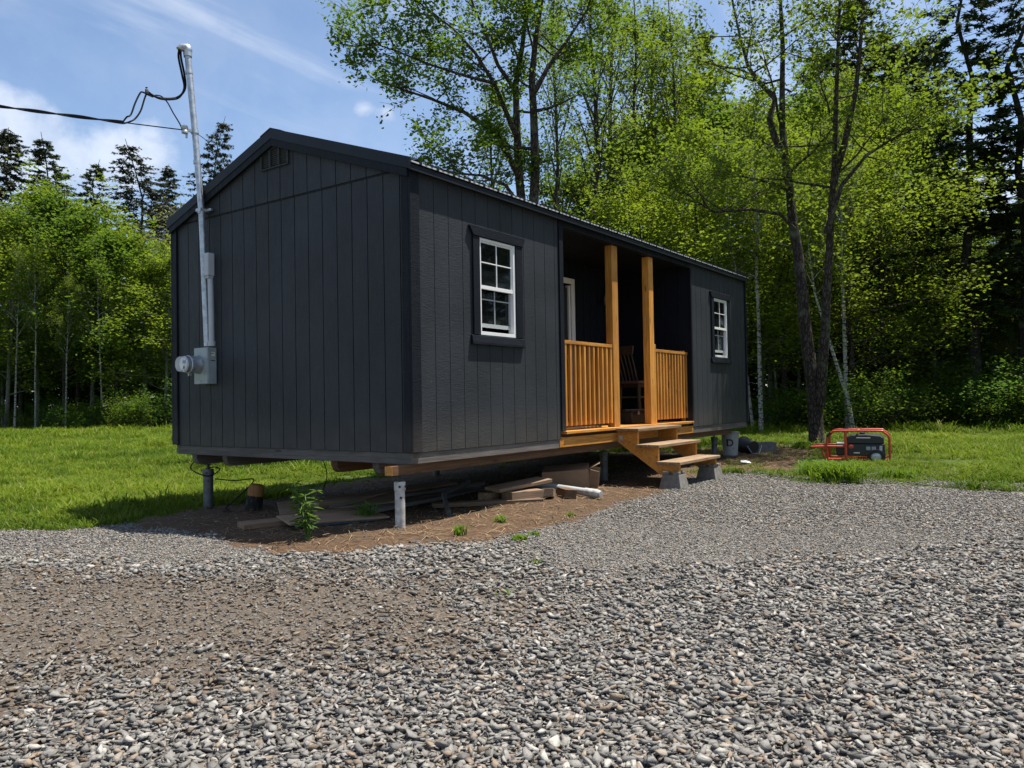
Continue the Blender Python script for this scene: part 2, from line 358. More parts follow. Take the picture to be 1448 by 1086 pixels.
def zones(P):
    n1 = fnoise(P, 2.2, 1)*.10 + fnoise(P, 7, 2)*.05; n2 = fnoise(P, 1.6, 3)*.20 + fnoise(P, 5, 4)*.14 + fnoise(P, 12, 9)*.07
    grass = 1-sstep(sdist(P, GRAVEL)+n1*.8, -.07, .07)
    soil = sstep(sdist(P, SOIL)+n1, -.10, .12)
    dryg = sstep(P[:, 0], 5.2, 6.5)
    dirt = sstep(sdist(P, DIRT)+n2*1.5+fnoise(P, 14, 6)*.16, -.65, .95)*(1-soil)
    fine = np.maximum(sstep(sdist(P, FINE)+n2*.8, -.3, .3), sstep(sdist(P, FINEL)+n1, -.15, .15))*(1-soil)*(1-dirt)
    grass = grass*(1-soil)
    return grass, soil, dirt, fine
def gzs(P):
    P = np.atleast_2d(np.asarray(P, float)); g, s, d, f = zones(P); near = (np.hypot(P[:, 0]-2, P[:, 1]) < 16)
    return base_z(P) + near*(fnoise(P, 3.0, 7)*.010*(1-f) + fnoise(P, 8, 8)*.004) + (P[:, 0] > 5.2)*g*near*.03
def gz(x, y): return float(gzs(np.array([[x, y]]))[0])
def on_ground(px, depth):
    p = at(px, 543, depth); return Vector((p.x, p.y, gz(p.x, p.y)))
def axis_pts(a, b, step, far):
    mid = list(np.arange(a, b+1e-6, step)); lo, hi = [], []; s = step; x = a
    while x > -far: s *= 1.22; x -= s; lo.append(x)
    s = step; x = b
    while x < far: s *= 1.22; x += s; hi.append(x)
    return np.array(lo[::-1]+mid+hi)
gx = axis_pts(-5.5, 13, .075, 600); gy = axis_pts(-6.5, 6.5, .075, 600)
GX, GY = np.meshgrid(gx, gy); GP = np.stack([GX.ravel(), GY.ravel()], 1)
GZ = gzs(GP)
zg, zs, zd, zf = zones(GP)
nx, ny = len(gx), len(gy)
idx = np.arange(nx*ny).reshape(ny, nx)
gf = np.stack([idx[:-1, :-1].ravel(), idx[:-1, 1:].ravel(), idx[1:, 1:].ravel(), idx[1:, :-1].ravel()], 1)
m, nt, p = new_mat('ground_cover'); MT['ground'] = m
def attr(nt, n, t='GEOMETRY'):
    a = nt.nodes.new('ShaderNodeAttribute'); a.attribute_name = n; a.attribute_type = t; return a.outputs['Fac']
co = obj_co(nt)
brk = math_(nt, 'MULTIPLY', math_(nt, 'SUBTRACT', noise(nt, co, 9, 5, .65), .5), .9)
def zone(n): return maprange(nt, math_(nt, 'ADD', attr(nt, n), math_(nt, 'MULTIPLY', brk, .55)), .3, .7)
vo = nt.nodes.new('ShaderNodeTexVoronoi'); vo.inputs['Scale'].default_value = 62; lk(nt, co, vo.inputs['Vector'])
vs_ = nd(nt, 'ShaderNodeSeparateColor'); lk(nt, vo.outputs['Color'], vs_.inputs[0])
gr = mixc(nt, vs_.outputs[0], (.075, .069, .062), (.215, .20, .18))
gr = mixc(nt, maprange(nt, vs_.outputs[1], .88, .92), gr, (.20, .15, .105))
gr = mixc(nt, maprange(nt, vo.outputs['Distance'], .35, .75, 0, .65), gr, (.028, .025, .022))
dn = noise(nt, co, 22, 6, .7)
di = mixc(nt, maprange(nt, dn, .3, .7), (.056, .044, .033), (.118, .094, .071))
di = mixc(nt, maprange(nt, vs_.outputs[2], .55, .7, 0, .6), di, gr)
sn = noise(nt, co, 30, 6, .75)
so_ = mixc(nt, maprange(nt, sn, .3, .7), (.040, .025, .015), (.120, .073, .042))
so_ = mixc(nt, maprange(nt, noise(nt, co, 3, 4), .45, .65, 0, .5), so_, (.07, .05, .03))
ga = mixc(nt, maprange(nt, noise(nt, co, 1.2, 5), .3, .7), (.035, .055, .012), (.075, .10, .02))
c = mixc(nt, zone('z_dirt'), gr, di); c = mixc(nt, zone('z_soil'), c, so_); c = mixc(nt, zone('z_grass'), c, ga)
lk(nt, c, p.inputs['Base Color']); p.inputs['Roughness'].default_value = .95; p.inputs['Specular IOR Level'].default_value = .15
bh = math_(nt, 'ADD', math_(nt, 'MULTIPLY', math_(nt, 'SUBTRACT', 1.0, vo.outputs['Distance']), .6), math_(nt, 'MULTIPLY', dn, .5))
bump(nt, p, bh, .7, .012)
me = npmesh('ground', np.column_stack([GP, GZ]), gf, MT['ground'])
for n_, a_ in (('z_grass', zg), ('z_soil', zs), ('z_dirt', zd), ('z_fine', zf)):
    me.attributes.new(n_, 'FLOAT', 'POINT').data.foreach_set('value', a_.astype(np.float32))
me.polygons.foreach_set('use_smooth', [True]*len(me.polygons))
ground = bpy.data.objects.new('ground', me); COL.objects.link(ground); ground['kind'] = 'structure'

# ------------------------------------------------------------------ scattered stuff: prototypes and points live in one object's own mesh
def scatter(name, protos, P, rot, scl, pick, tint, mat, label, cat):
    nP = len(P); vs = [np.asarray(P, np.float32)]; pid = [np.zeros(nP, np.int32)]; fs = []; ls = []; b = nP
    for k, (v, f) in enumerate(protos):
        v = np.asarray(v, np.float32); vs.append(v); pid.append(np.full(len(v), k+1, np.int32))
        for q in f: fs.append([i+b for i in q])
        b += len(v)
    vs = np.concatenate(vs); pid = np.concatenate(pid)
    me = bpy.data.meshes.new(name); me.vertices.add(len(vs)); me.vertices.foreach_set('co', vs.ravel())
    flat = np.array([i for q in fs for i in q], np.int32); cnt = np.array([len(q) for q in fs], np.int32)
    me.loops.add(len(flat)); me.loops.foreach_set('vertex_index', flat)
    me.polygons.add(len(cnt)); me.polygons.foreach_set('loop_start', np.concatenate([[0], np.cumsum(cnt)[:-1]]).astype(np.int32))
    me.update(calc_edges=True); me.materials.append(mat)
    def full(a, d):
        z = np.zeros((len(vs),)+a.shape[1:], d); z[:nP] = a; return z
    me.attributes.new('pid', 'INT', 'POINT').data.foreach_set('value', pid)
    me.attributes.new('pick', 'INT', 'POINT').data.foreach_set('value', full(pick, np.int32))
    me.attributes.new('tint', 'FLOAT', 'POINT').data.foreach_set('value', full(tint, np.float32))
    me.attributes.new('turn', 'FLOAT_VECTOR', 'POINT').data.foreach_set('vector', full(rot, np.float32).ravel())
    me.attributes.new('size', 'FLOAT_VECTOR', 'POINT').data.foreach_set('vector', full(scl, np.float32).ravel())
    o = bpy.data.objects.new(name, me); COL.objects.link(o); tag(o, label, cat, kind='stuff')
    g = bpy.data.node_groups.new(name+'_scatter', 'GeometryNodeTree')
    g.interface.new_socket('Geometry', in_out='INPUT', socket_type='NodeSocketGeometry')
    g.interface.new_socket('Geometry', in_out='OUTPUT', socket_type='NodeSocketGeometry')
    gi = g.nodes.new('NodeGroupInput'); go = g.nodes.new('NodeGroupOutput')
    def na(n, t):
        a = g.nodes.new('GeometryNodeInputNamedAttribute'); a.data_type = t; a.inputs[0].default_value = n; return a.outputs['Attribute']
    pidn = na('pid', 'INT')
    def sel(k):
        c = g.nodes.new('FunctionNodeCompare'); c.data_type = 'INT'; c.operation = 'EQUAL'
        g.links.new(pidn, c.inputs[2]); c.inputs[3].default_value = k
        s = g.nodes.new('GeometryNodeSeparateGeometry'); s.domain = 'POINT'
        g.links.new(gi.outputs[0], s.inputs[0]); g.links.new(c.outputs[0], s.inputs[1]); return s.outputs[0]
    g2i = g.nodes.new('GeometryNodeGeometryToInstance')
    for k in range(len(protos)): g.links.new(sel(k+1), g2i.inputs[0])
    iop = g.nodes.new('GeometryNodeInstanceOnPoints'); iop.inputs['Pick Instance'].default_value = True
    g.links.new(sel(0), iop.inputs['Points']); g.links.new(g2i.outputs[0], iop.inputs['Instance'])
    g.links.new(na('pick', 'INT'), iop.inputs['Instance Index'])
    e2r = g.nodes.new('FunctionNodeEulerToRotation'); g.links.new(na('turn', 'FLOAT_VECTOR'), e2r.inputs[0])
    g.links.new(e2r.outputs[0], iop.inputs['Rotation']); g.links.new(na('size', 'FLOAT_VECTOR'), iop.inputs['Scale'])
    g.links.new(iop.outputs[0], go.inputs[0])
    o.modifiers.new('scatter', 'NODES').node_group = g
    return o
rng = np.random.RandomState(11)
def stone_proto(seed):
    import bmesh
    r = np.random.RandomState(seed); bm = bmesh.new()
    for _ in range(9):
        d = r.normal(size=3); d /= np.linalg.norm(d); d = d*np.array([.66, .44, .25])*r.uniform(.65, 1.3)
        bm.verts.new(d)
    bmesh.ops.convex_hull(bm, input=bm.verts)
    for v in [v for v in bm.verts if not v.link_faces]: bm.verts.remove(v)
    bm.verts.index_update()
    out = ([tuple(v.co) for v in bm.verts], [[v.index for v in f.verts] for f in bm.faces]); bm.free(); return out
m, nt, p = new_mat('crushed_stone'); MT['stone'] = m
t_ = attr(nt, 'tint', 'INSTANCER'); co = obj_co(nt)
cr = nt.nodes.new('ShaderNodeValToRGB'); lk(nt, t_, cr.inputs[0]); e = cr.color_ramp.elements
e[0].position = 0; e[0].color = (.12, .088, .06, 1); e[1].position = 1; e[1].color = (.40, .375, .33, 1)
for ps, cc in ((.12, (.185, .145, .105)), (.15, (.095, .090, .083)), (.30, (.150, .143, .132)), (.60, (.212, .202, .184)), (.84, (.29, .272, .243)), (.87, (.27, .205, .145)), (.93, (.22, .165, .12)), (.955, (.35, .33, .295))):
    q = cr.color_ramp.elements.new(ps); q.color = (*cc, 1)
st = mixc(nt, maprange(nt, noise(nt, co, 3.0, 5, .7), .35, .7, 0, .4), cr.outputs[0], (.115, .103, .088))
lk(nt, st, p.inputs['Base Color']); p.inputs['Roughness'].default_value = .85; p.inputs['Specular IOR Level'].default_value = .25
bump(nt, p, noise(nt, co, 6, 4), .25, .05)
def polar(n, r0, r1, half, pw=.5):
    c = np.array([CAM.x, CAM.y]) - 1.0*np.array([math.cos(YAW), math.sin(YAW)])
    r = (rng.uniform(size=n)*((r1+1)**(1/pw)-(r0+1)**(1/pw)) + (r0+1)**(1/pw))**pw
    a = YAW + rng.uniform(-half, half, n)
    return np.stack([c[0]+r*np.cos(a), c[1]+r*np.sin(a)], 1), r-1
def stones():
    half = R_(44); Ps = []; Ss = []; Ts = []
    def area(r0, r1): return half*((r1+1)**2-(r0+1)**2)
    for r0, r1, dc, df, sc, sf in ((1.3, 4.2, 4200, 5200, (.021, .047), (.010, .019)), (4.2, 7.5, 3700, 4000, (.020, .044), (.012, .023)), (7.5, 13.5, 1800, 2600, (.02, .036), (.016, .029))):
        dm = max(dc, df); P, r = polar(int(area(r0, r1)*dm), r0, r1, half)
        g, s, d, f = zones(P); co_ = np.clip(1-g-s-d-f, 0, 1)
        u = rng.uniform(size=len(P))*dm
        lim = co_*dc + f*df + d*4300*np.where(r < 4.5, 1.0, .75) + s*90 + g*25
        k = u < lim; P = P[k]; co_, f, d, s, g = co_[k], f[k], d[k], s[k], g[k]
        w = rng.uniform(size=len(P))*(co_+f+d+s+g)
        sz = rng.uniform(*sc, len(P))*rng.choice([.42, .8, 1.08, 1.38], len(P), p=[.34, .30, .27, .09]); fs_ = rng.uniform(*sf, len(P)); ds = .006+.026*rng.uniform(size=len(P))**2.4
        sz = np.where(w < co_, sz, np.where(w < co_+f, fs_, ds))
        u1 = rng.uniform(size=len(P)); tn = .15+.85*u1; brown = sstep(d, .05, .9)*.5+.03
        tn = np.where(rng.uniform(size=len(P)) < brown, u1*.13, np.where(w >= co_+f, .15+.55*u1, tn))
        Ps.append(P); Ss.append(sz); Ts.append(tn)
    return np.concatenate(Ps), np.concatenate(Ss), np.concatenate(Ts)
P2, S, T = stones()
n = len(P2); Z = gzs(P2) + S*rng.uniform(-.05, .42, n)*np.where(S > .02, 1, .4)
rot = np.stack([rng.normal(0, .24, n), rng.normal(0, .24, n), rng.uniform(0, 6.28, n)], 1)
sc3 = S[:, None]*np.stack([rng.uniform(.8, 1.3, n), rng.uniform(.75, 1.15, n), rng.uniform(.7, 1.3, n)], 1)
scatter('gravel', [stone_proto(100+i) for i in range(10)], np.column_stack([P2, Z]), rot, sc3, rng.randint(0, 10, n), T, MT['stone'],
        'loose grey crushed stone covering the driveway in front of the cabin', 'gravel')
# straw and needle litter on the bare soil
P2, r = polar(70000, 4.5, 16, R_(40)); g, s, d, f = zones(P2)
k = rng.uniform(size=len(P2)) < s*.6 + d*.012; P2 = P2[k]; n = len(P2)
m, nt, p = new_mat('dry_straw'); MT['straw'] = m
lk(nt, mixc(nt, attr(nt, 'tint', 'INSTANCER'), (.08, .042, .02), (.32, .215, .105)), p.inputs['Base Color']); p.inputs['Roughness'].default_value = .8
def straw_proto(seed):
    r = np.random.RandomState(seed); b = r.uniform(-.12, .12); w = .010
    v = [(-.5, -w, 0), (-.5, w, 0), (0, b-w, .06), (0, b+w, .06), (.5, -w+b*.3, .02), (.5, w+b*.3, .02)]
    return v, [[0, 2, 3, 1], [2, 4, 5, 3]]
scatter('straw_litter', [straw_proto(i) for i in range(6)], np.column_stack([P2, gzs(P2)+rng.uniform(.002, .02, n)]),
        np.stack([rng.normal(0, .12, n), rng.normal(0, .15, n), rng.uniform(0, 6.28, n)], 1), rng.uniform(.05, .17, n)[:, None]*np.array([1, 1.6, 1.0]),
        rng.randint(0, 6, n), rng.uniform(size=n), MT['straw'], 'dry straw and pine needles littering the brown soil beside the cabin', 'straw')
# grass
m, nt, p = new_mat('grass_blade'); MT['grass'] = m
t_ = attr(nt, 'tint', 'INSTANCER'); gi_ = nt.nodes.new('ShaderNodeNewGeometry')
gc = mixc(nt, t_, (.060, .116, .007), (.168, .228, .015))
gc = mixc(nt, maprange(nt, gi_.outputs['Random Per Island'], .90, .97, 0, .6), gc, (.30, .26, .09))
lk(nt, gc, p.inputs['Base Color']); p.inputs['Roughness'].default_value = .6; p.inputs['Specular IOR Level'].default_value = .1
t2 = nt.nodes.new('ShaderNodeBsdfTranslucent'); lk(nt, gc, t2.inputs[0]); mx = nt.nodes.new('ShaderNodeMixShader'); mx.inputs[0].default_value = .4
lk(nt, p.outputs[0], mx.inputs[1]); lk(nt, t2.outputs[0], mx.inputs[2]); lk(nt, mx.outputs[0], nt.nodes['Material Output'].inputs[0])
def tuft_proto(seed, nb=16, spread=.5, lean=.55, w=.035):
    r = np.random.RandomState(seed); V = []; Fc = []
    for _ in range(nb):
        a = r.uniform(0, 6.28); b = np.array([r.normal(0, spread*.5), r.normal(0, spread*.5), 0]); h = r.uniform(.55, 1.1); l = r.uniform(.1, lean)*1.4
        d = np.array([math.cos(a), math.sin(a), 0]); sd = np.array([-d[1], d[0], 0])*w*r.uniform(.6, 1.2)
        i = len(V)
        for t, ww in ((0, 1), (.4, .9), (.75, .6)):
            c = b + d*l*t**1.8 + np.array([0, 0, h*(t-.22*t*t)]); V += [tuple(c-sd*ww), tuple(c+sd*ww)]
        V.append(tuple(b + d*l*1.1 + np.array([0, 0, h*.74])))
        Fc += [[i, i+1, i+3, i+2], [i+2, i+3, i+5, i+4], [i+4, i+5, i+6]]
    return V, Fc
def grass_pts():
    Ps = []; Hs = []
    for r0, r1, dn, h0, h1 in ((6, 13, 260, .07, .15), (13, 22, 90, .09, .17), (22, 34, 34, .14, .24), (34, 50, 14, .2, .34)):
        half = R_(40); P, r = polar(int(half*((r1+1)**2-(r0+1)**2)*dn), r0, r1, half)
        g, s, d, f = zones(P)
        pr = g*.95 + s*(P[:, 0] > 5.4)*.22 + 0
        pr *= np.where((P[:, 0] > 0) & (P[:, 0] < 8.6) & (P[:, 1] > -.1) & (P[:, 1] < 3.2), .1, 1)
        clump = fnoise(P, 1.7, 21)
        k = rng.uniform(size=len(P)) < pr; P = P[k]; clump = clump[k]; s = s[k]
        bare = fnoise(P, 1.1, 41)+.5*fnoise(P, 3, 42); k = (bare < 1.05) | (rng.uniform(size=len(P)) < .25); P = P[k]; clump = clump[k]; s = s[k]
        Ps.append(P); Hs.append(rng.uniform(h0, h1, len(P))*rng.choice([.7, 1, 1.4], len(P), p=[.45, .49, .06])*np.clip(1+.35*clump, .5, 1.7)*np.where(s > .4, .6, 1)*np.where(P[:, 0] > 5, 1.05, 1)*np.where((np.abs(P[:, 0]-6.6) < 1.9) & (np.abs(P[:, 1]+2.2) < 1.3), .5, 1))
    return np.concatenate(Ps), np.concatenate(Hs)
P2, H = grass_pts(); n = len(P2)
tint = np.clip(.5 + .26*fnoise(P2, .9, 31) + .2*fnoise(P2, 3.1, 32) + rng.normal(0, .2, n), 0, 1)
scatter('grass', [tuft_proto(i) for i in range(8)], np.column_stack([P2, gzs(P2)-.008]), np.stack([rng.normal(0, .1, n), rng.normal(0, .1, n), rng.uniform(0, 6.28, n)], 1),
        np.column_stack([H*1.25, H*1.25, H]), rng.randint(0, 8, n), tint, MT['grass'], 'bright green rough lawn grass growing around the cabin up to the trees', 'grass')
print('scatter done')
# ------------------------------------------------------------------ the cabin
L, W, H = 8.60, 3.66, 2.50
PITCH_R = (3.135-2.5)/(W/2)
cabin = empty('cabin', (0, 0, 0), 'long charcoal wooden cabin with recessed honey-wood porch, standing on posts', 'cabin')
def siding(name, P, u0, u1, zt, holes=(), z0=0.0, pitch=.2032, off=.0, mat=None, zb=None, gv=.005):
    'grooved vertical panel; P(u, d, z) places a point, d = distance out of the wall'
    mb = MB(); g = gv; zb = zb or (lambda u: z0)
    edges = [u0]; k = u0+off if off else u0+pitch
    while k < u1-.03: edges.append(k); k += pitch
    edges.append(u1)
    def strip(a, b, za, zc, d):
        # za / zc are functions of u
        mb.add([P(a, d, za(a)), P(b, d, za(b)), P(b, d, zc(b)), P(a, d, zc(a))], [(0, 1, 2, 3)])
    def column(a, b, d):
        cuts = sorted({a, b, *[h for q in holes for h in q[:2] if a < h < b]})
        for s, e in zip(cuts[:-1], cuts[1:]):
            hs = [q for q in holes if q[0] < (s+e)/2 < q[1]]
            if not hs: strip(s, e, zb, zt, d)
            else:
                q = hs[0]; strip(s, e, zb, lambda u, q=q: q[2], d); strip(s, e, lambda u, q=q: q[3], zt, d)
    for i, (a, b) in enumerate(zip(edges[:-1], edges[1:])):
        a2 = a+(g if i else 0); b2 = b-(g if i < len(edges)-2 else 0)
        column(a2, b2, 0.0)
        if i < len(edges)-2:
            column(b-g, b+g, -.009)
            inh = [q for q in holes if q[0] < b < q[1]]
            for lo, hi in ([(zb, zt)] if not inh else [(zb, lambda u: inh[0][2]), (lambda u: inh[0][3], zt)]):
                for e in (b-g, b+g):
                    mb.add([P(e, 0, lo(e)), P(e, -.009, lo(e)), P(e, -.009, hi(e)), P(e, 0, hi(e))], [(0, 1, 2, 3)])
    me_o = mb.build(name, mat or MT['siding'], cabin)
    return me_o
front = lambda u, d, z: (u, -d, z)
gable = lambda u, d, z: (-d, u, z)
roofz = lambda y: 2.5 + PITCH_R*(min(y, W-y)) if 0 <= y <= W else 2.5
WZ0, WZ1 = 1.085, 2.035
siding('wall', front, 0, 2.42, lambda u: 2.49, [(.962, 1.562, WZ0, WZ1)], off=.11, gv=.0036)
siding('wall', front, 6.18, L, lambda u: 2.49, [(7.085, 7.675, WZ0, WZ1)], gv=.0036)
siding('wall', gable, 0.0, W, lambda u: 2.488, off=.12)
# upper gable panel laps 9 mm over the lower one; built in two slopes so each board top follows the rake
for a, b in ((0.02, W/2), (W/2, W-.02)):
    siding('gable_panel', lambda u, d, z: (-d-.009, u, z), a, b, lambda u: max(roofz(u)-.01, 2.512), z0=2.503, off=.10 if a < 1 else .2032-((W/2-.12) % .2032))
mb = MB(); mb.box(-.003, .006, .0, W, 2.486, 2.505); mb.build('flashing', MT['trim'], cabin)  # flashing strip; shadow line of the panel gap is put into its dark colour
siding('wall', lambda u, d, z: (u, W+d, z), 0, L, lambda u: 2.49)
siding('wall', lambda u, d, z: (L+d, u, z), 0, W, lambda u: 2.488)
for a, b in ((0.02, W/2), (W/2, W-.02)):
    siding('gable_panel', lambda u, d, z: (L+d+.009, u, z), a, b, lambda u: max(roofz(u)-.01, 2.512), z0=2.503)
# porch recess: side walls and back wall with a door opening
PY = 1.22; DX0, DX1, DZ1 = 3.86, 4.70, 2.11
siding('porch_wall', lambda u, d, z: (u, PY-d, z), 2.42, 6.18, lambda u: 2.47, [(DX0, DX1, .06, DZ1)], z0=.06, mat=MT['trim'])  # porch walls take the black trim colour to paint in the recess shade
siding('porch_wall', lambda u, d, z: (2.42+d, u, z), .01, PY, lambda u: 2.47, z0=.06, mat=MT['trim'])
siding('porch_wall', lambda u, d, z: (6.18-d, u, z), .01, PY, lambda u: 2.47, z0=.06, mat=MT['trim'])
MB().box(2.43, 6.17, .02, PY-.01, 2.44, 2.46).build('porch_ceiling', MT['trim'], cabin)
# corner boards
for nm, bx in (('corner_trim', (-.024, .095, -.024, -.001, .004, 2.47)), ('corner_trim', (-.024, -.001, .0, .085, .004, 2.47)),
               ('corner_trim', (-.024, -.001, W-.085, W, .004, 2.47)), ('corner_trim', (-.024, .085, W+.001, W+.024, .004, 2.47)),
               ('corner_trim', (L-.03, L+.024, -.024, -.001, .004, 2.47)), ('corner_trim', (L+.001, L+.024, .0, .085, .004, 2.47)),
               ('corner_trim', (L+.001, L+.024, W-.085, W+.024, .004, 2.47)),
               ('porch_trim', (2.425, 2.505, -.018, .005, .085, 2.395)), ('porch_trim', (6.15, 6.195, -.018, .005, .085, 2.395)),
               ('porch_header', (2.425, 6.175, -.012, .085, 2.395, 2.475))):
    MB().box(*bx).build(nm, MT['trim'], cabin, bevel=.003)
# roof: ribbed sheet on both slopes, ridge cap, rake trim, eave trim
def slope_pt(x, y, t): # y across, t above roof plane
    base = 2.545 + PITCH_R*(min(y, W-y)); return (x, y, base+t)
roof = MB(); ribm = MB()
X0, X1, YE = -.045, L+.045, -.052
def slope_sheet(mb, y0, y1, t0, t1, x0, x1):
    vs = []
    for t in (t0, t1):
        for y in (y0, y1):
            for x in (x0, x1): vs.append(slope_pt(x, y, t))
    mb.add(vs, [(0, 2, 3, 1), (4, 5, 7, 6), (0, 1, 5, 4), (2, 6, 7, 3), (0, 4, 6, 2), (1, 3, 7, 5)])
for ya, yb in ((YE, W/2), (W-YE, W/2)):
    slope_sheet(roof, ya-.014*(1 if ya < 1 else -1), yb, 0, .014, X0+.004, X1-.004)
    x = X0+.12
    while x < X1-.06:
        for dx, hh in ((0, .034), (.075, .016), (.15, .016)):
            if x+dx < X1-.05: slope_sheet(ribm, ya-.018*(1 if ya < 1 else -1), yb, -.001 if dx == 0 else .0145, hh, x+dx-.016, x+dx+.016)
        x += .2286
roof_o = roof.build('roof', MT['roofsheet'], cabin)
ribm.build('ribbing', MT['roof'], roof_o)  # ribs darker than the sheet: shadow of hollow rib ends put into their colour
mb = MB()
for ya, yb in ((W/2-.16, W/2), (W/2+.16, W/2)): slope_sheet(mb, ya, yb, .036, .046, X0-.016, X1+.016)
mb.build('ridge_cap', MT['roof'], roof_o)
for xa, xb, xo in ((X0-.012, X0+.001, 1), (X1-.001, X1+.012, -1)):
    mb = MB(); m2 = MB()
    for ya, yb in ((YE-.004, W/2), (W-YE+.004, W/2)):
        slope_sheet(mb, ya, yb, -.062, .035, xa, xb)                       # folded steel edge
        slope_sheet(mb, ya, yb, .0352, .040, min(xa, xa+.10*xo), max(xb, xb+.10*xo))
        slope_sheet(m2, ya*.6+.02 if ya < 1 else W-(.6*YE+.02), yb, -.135, -.0625, xa+.006 if xo > 0 else xa-.018, xb+.018 if xo > 0 else xb-.006)   # painted board under it
    mb.build('rake_trim', MT['roof'], roof_o); m2.build('rake_board', MT['trim'], roof_o)
for s in (0, 1):
    mb = MB(); m2 = MB()
    y = YE if s == 0 else W-YE; d = -1 if s == 0 else 1
    a, b = sorted((y, y-d*.02)); mb.box(X0, X1, a, b, 2.462, 2.513); mb.box(X0, X1, *sorted((y, y+d*.010)), 2.455, 2.470)
    a, b = sorted((y-d*.0205, y-d*.045)); m2.box(X0+.02, X1-.02, a, b, 2.468, 2.530)
    mb.build('eave_trim', MT['roof'], roof_o, bevel=.002); m2.build('fascia', MT['trim'], roof_o)
# gable vent with three louvres
vent = MB()
for a, b, c, d in ((1.60, 2.04, 2.825, 2.842), (1.60, 2.04, 3.022, 3.04), (1.60, 1.625, 2.842, 3.022), (2.015, 2.04, 2.842, 3.022), (1.735, 1.765, 2.842, 3.022), (1.875, 1.905, 2.842, 3.022)):
    vent.box(-.026, -.0095, a, b, c, d)
vo_ = vent.build('gable_vent', MT['siding'], cabin, bevel=.002)
for a, b in ((1.625, 1.735), (1.765, 1.875), (1.905, 2.015)):
    lv = MB()
    lv.box(-.0115, -.0093, a, b, 2.842, 3.022)
    for k in range(9): lv.obox((-.017, (a+b)/2, 2.854+k*.0195), (.012, b-a, .003), (0, R_(40), 0))
    lv.build('louvre', MT['darkplastic'], vo_)
# windows
def window(x0, x1, z0, z1):
    fr = MB(); w = .034
    fr.box(x0, x1, -.012, .06, z0, z0+w); fr.box(x0, x1, -.012, .06, z1-w*.7, z1)
    fr.box(x0, x0+w*.8, -.012, .06, z0+w, z1-w*.7); fr.box(x1-w, x1, -.012, .06, z0+w, z1-w*.7)
    f = fr.build('window', MT['white'], cabin, bevel=.002)
    xa, xb = x0+w*.8+.001, x1-w-.001; xm = (xa+xb)/2; zm = (z0+z1)/2-.005; t = .011
    up = MB()      # upper sash, outside
    up.box(xa, xb, -.008, .018, zm-.018, zm+.018); up.box(xa, xb, .002, .02, z1-w*.7-.018, z1-w*.7-.001)
    up.box(xa, xa+.018, .002, .02, zm+.019, z1-w*.7-.019); up.box(xb-.018, xb, .002, .02, zm+.019, z1-w*.7-.019)
    zq = (zm+z1)/2+.005
    up.box(xm-t/2, xm+t/2, -.001, .008, zm+.019, z1-w*.7-.019)
    up.box(xa+.019, xm-t/2-.001, -.001, .008, zq-t/2, zq+t/2); up.box(xm+t/2+.001, xb-.019, -.001, .008, zq-t/2, zq+t/2)
    up.box(xa+.019, xb-.019, .022, .034, zm+.048, zm+.066)                # raised lower sash's top rail seen through the glass
    up.build('upper_sash', MT['white'], f, bevel=.0015)
    lo = MB(); zb = z0+.082
    lo.box(xa, xb, .026, .05, zb, zb+.036); lo.box(xa, xa+.02, .026, .05, zb+.037, zm-.02); lo.box(xb-.02, xb, .026, .05, zb+.037, zm-.02)
    lo.box(xm-t/2, xm+t/2, .03, .04, zb+.037, zm-.02); zq = zb+.036+(zm-zb)*.62
    lo.box(xa+.021, xm-t/2-.001, .03, .04, zq-t/2, zq+t/2); lo.box(xm+t/2+.001, xb-.021, .03, .04, zq-t/2, zq+t/2)
    lo.build('lower_sash', MT['greyvinyl'], f, bevel=.0015)
    gl = MB(); gl.box(xa+.01, xb-.01, .0125, .0145, zm+.02, z1-w*.7-.01); gl.build('pane', MT['glass'], f)
    gl = MB(); gl.box(xa+.01, xb-.01, .0425, .0445, zb+.02, zm-.03); gl.build('pane', MT['glass'], f)
    # dark trim boards; head flares outwards, sill stands proud
    hd = MB(); hd.prism([(x0-.105, z1+.005), (x1+.125, z1+.005), (x1+.165, z1+.085), (x1+.158, z1+.1), (x0-.158, z1+.1), (x0-.165, z1+.085)], -.032, -.002, 'y')
    hd.build('window_head', MT['trim'], f, bevel=.004)
    for a, b in ((x0-.105, x0-.003), (x1+.003, x1+.122)):
        MB().box(a, b, -.024, -.002, z0-.002, z1+.003).build('window_trim', MT['trim'], f, bevel=.003)
    sl_ = MB(); sl_.prism([(-.002, z0-.004), (-.024, z0-.010), (-.034, z0-.075), (-.034, z0-.098), (-.002, z0-.10)], x0-.14, x1+.14, 'x')
    sl_.build('window_sill', MT['trim'], f, bevel=.003)
    MB().box(x0-.05, x1+.05, .5, .51, z0-.3, z1+.1).build('dark_room_sheet', MT['interior'], f)  # added dark sheet behind the glass, standing for the unlit room
window(.962, 1.562, WZ0, WZ1); window(7.085, 7.675, WZ0, WZ1)
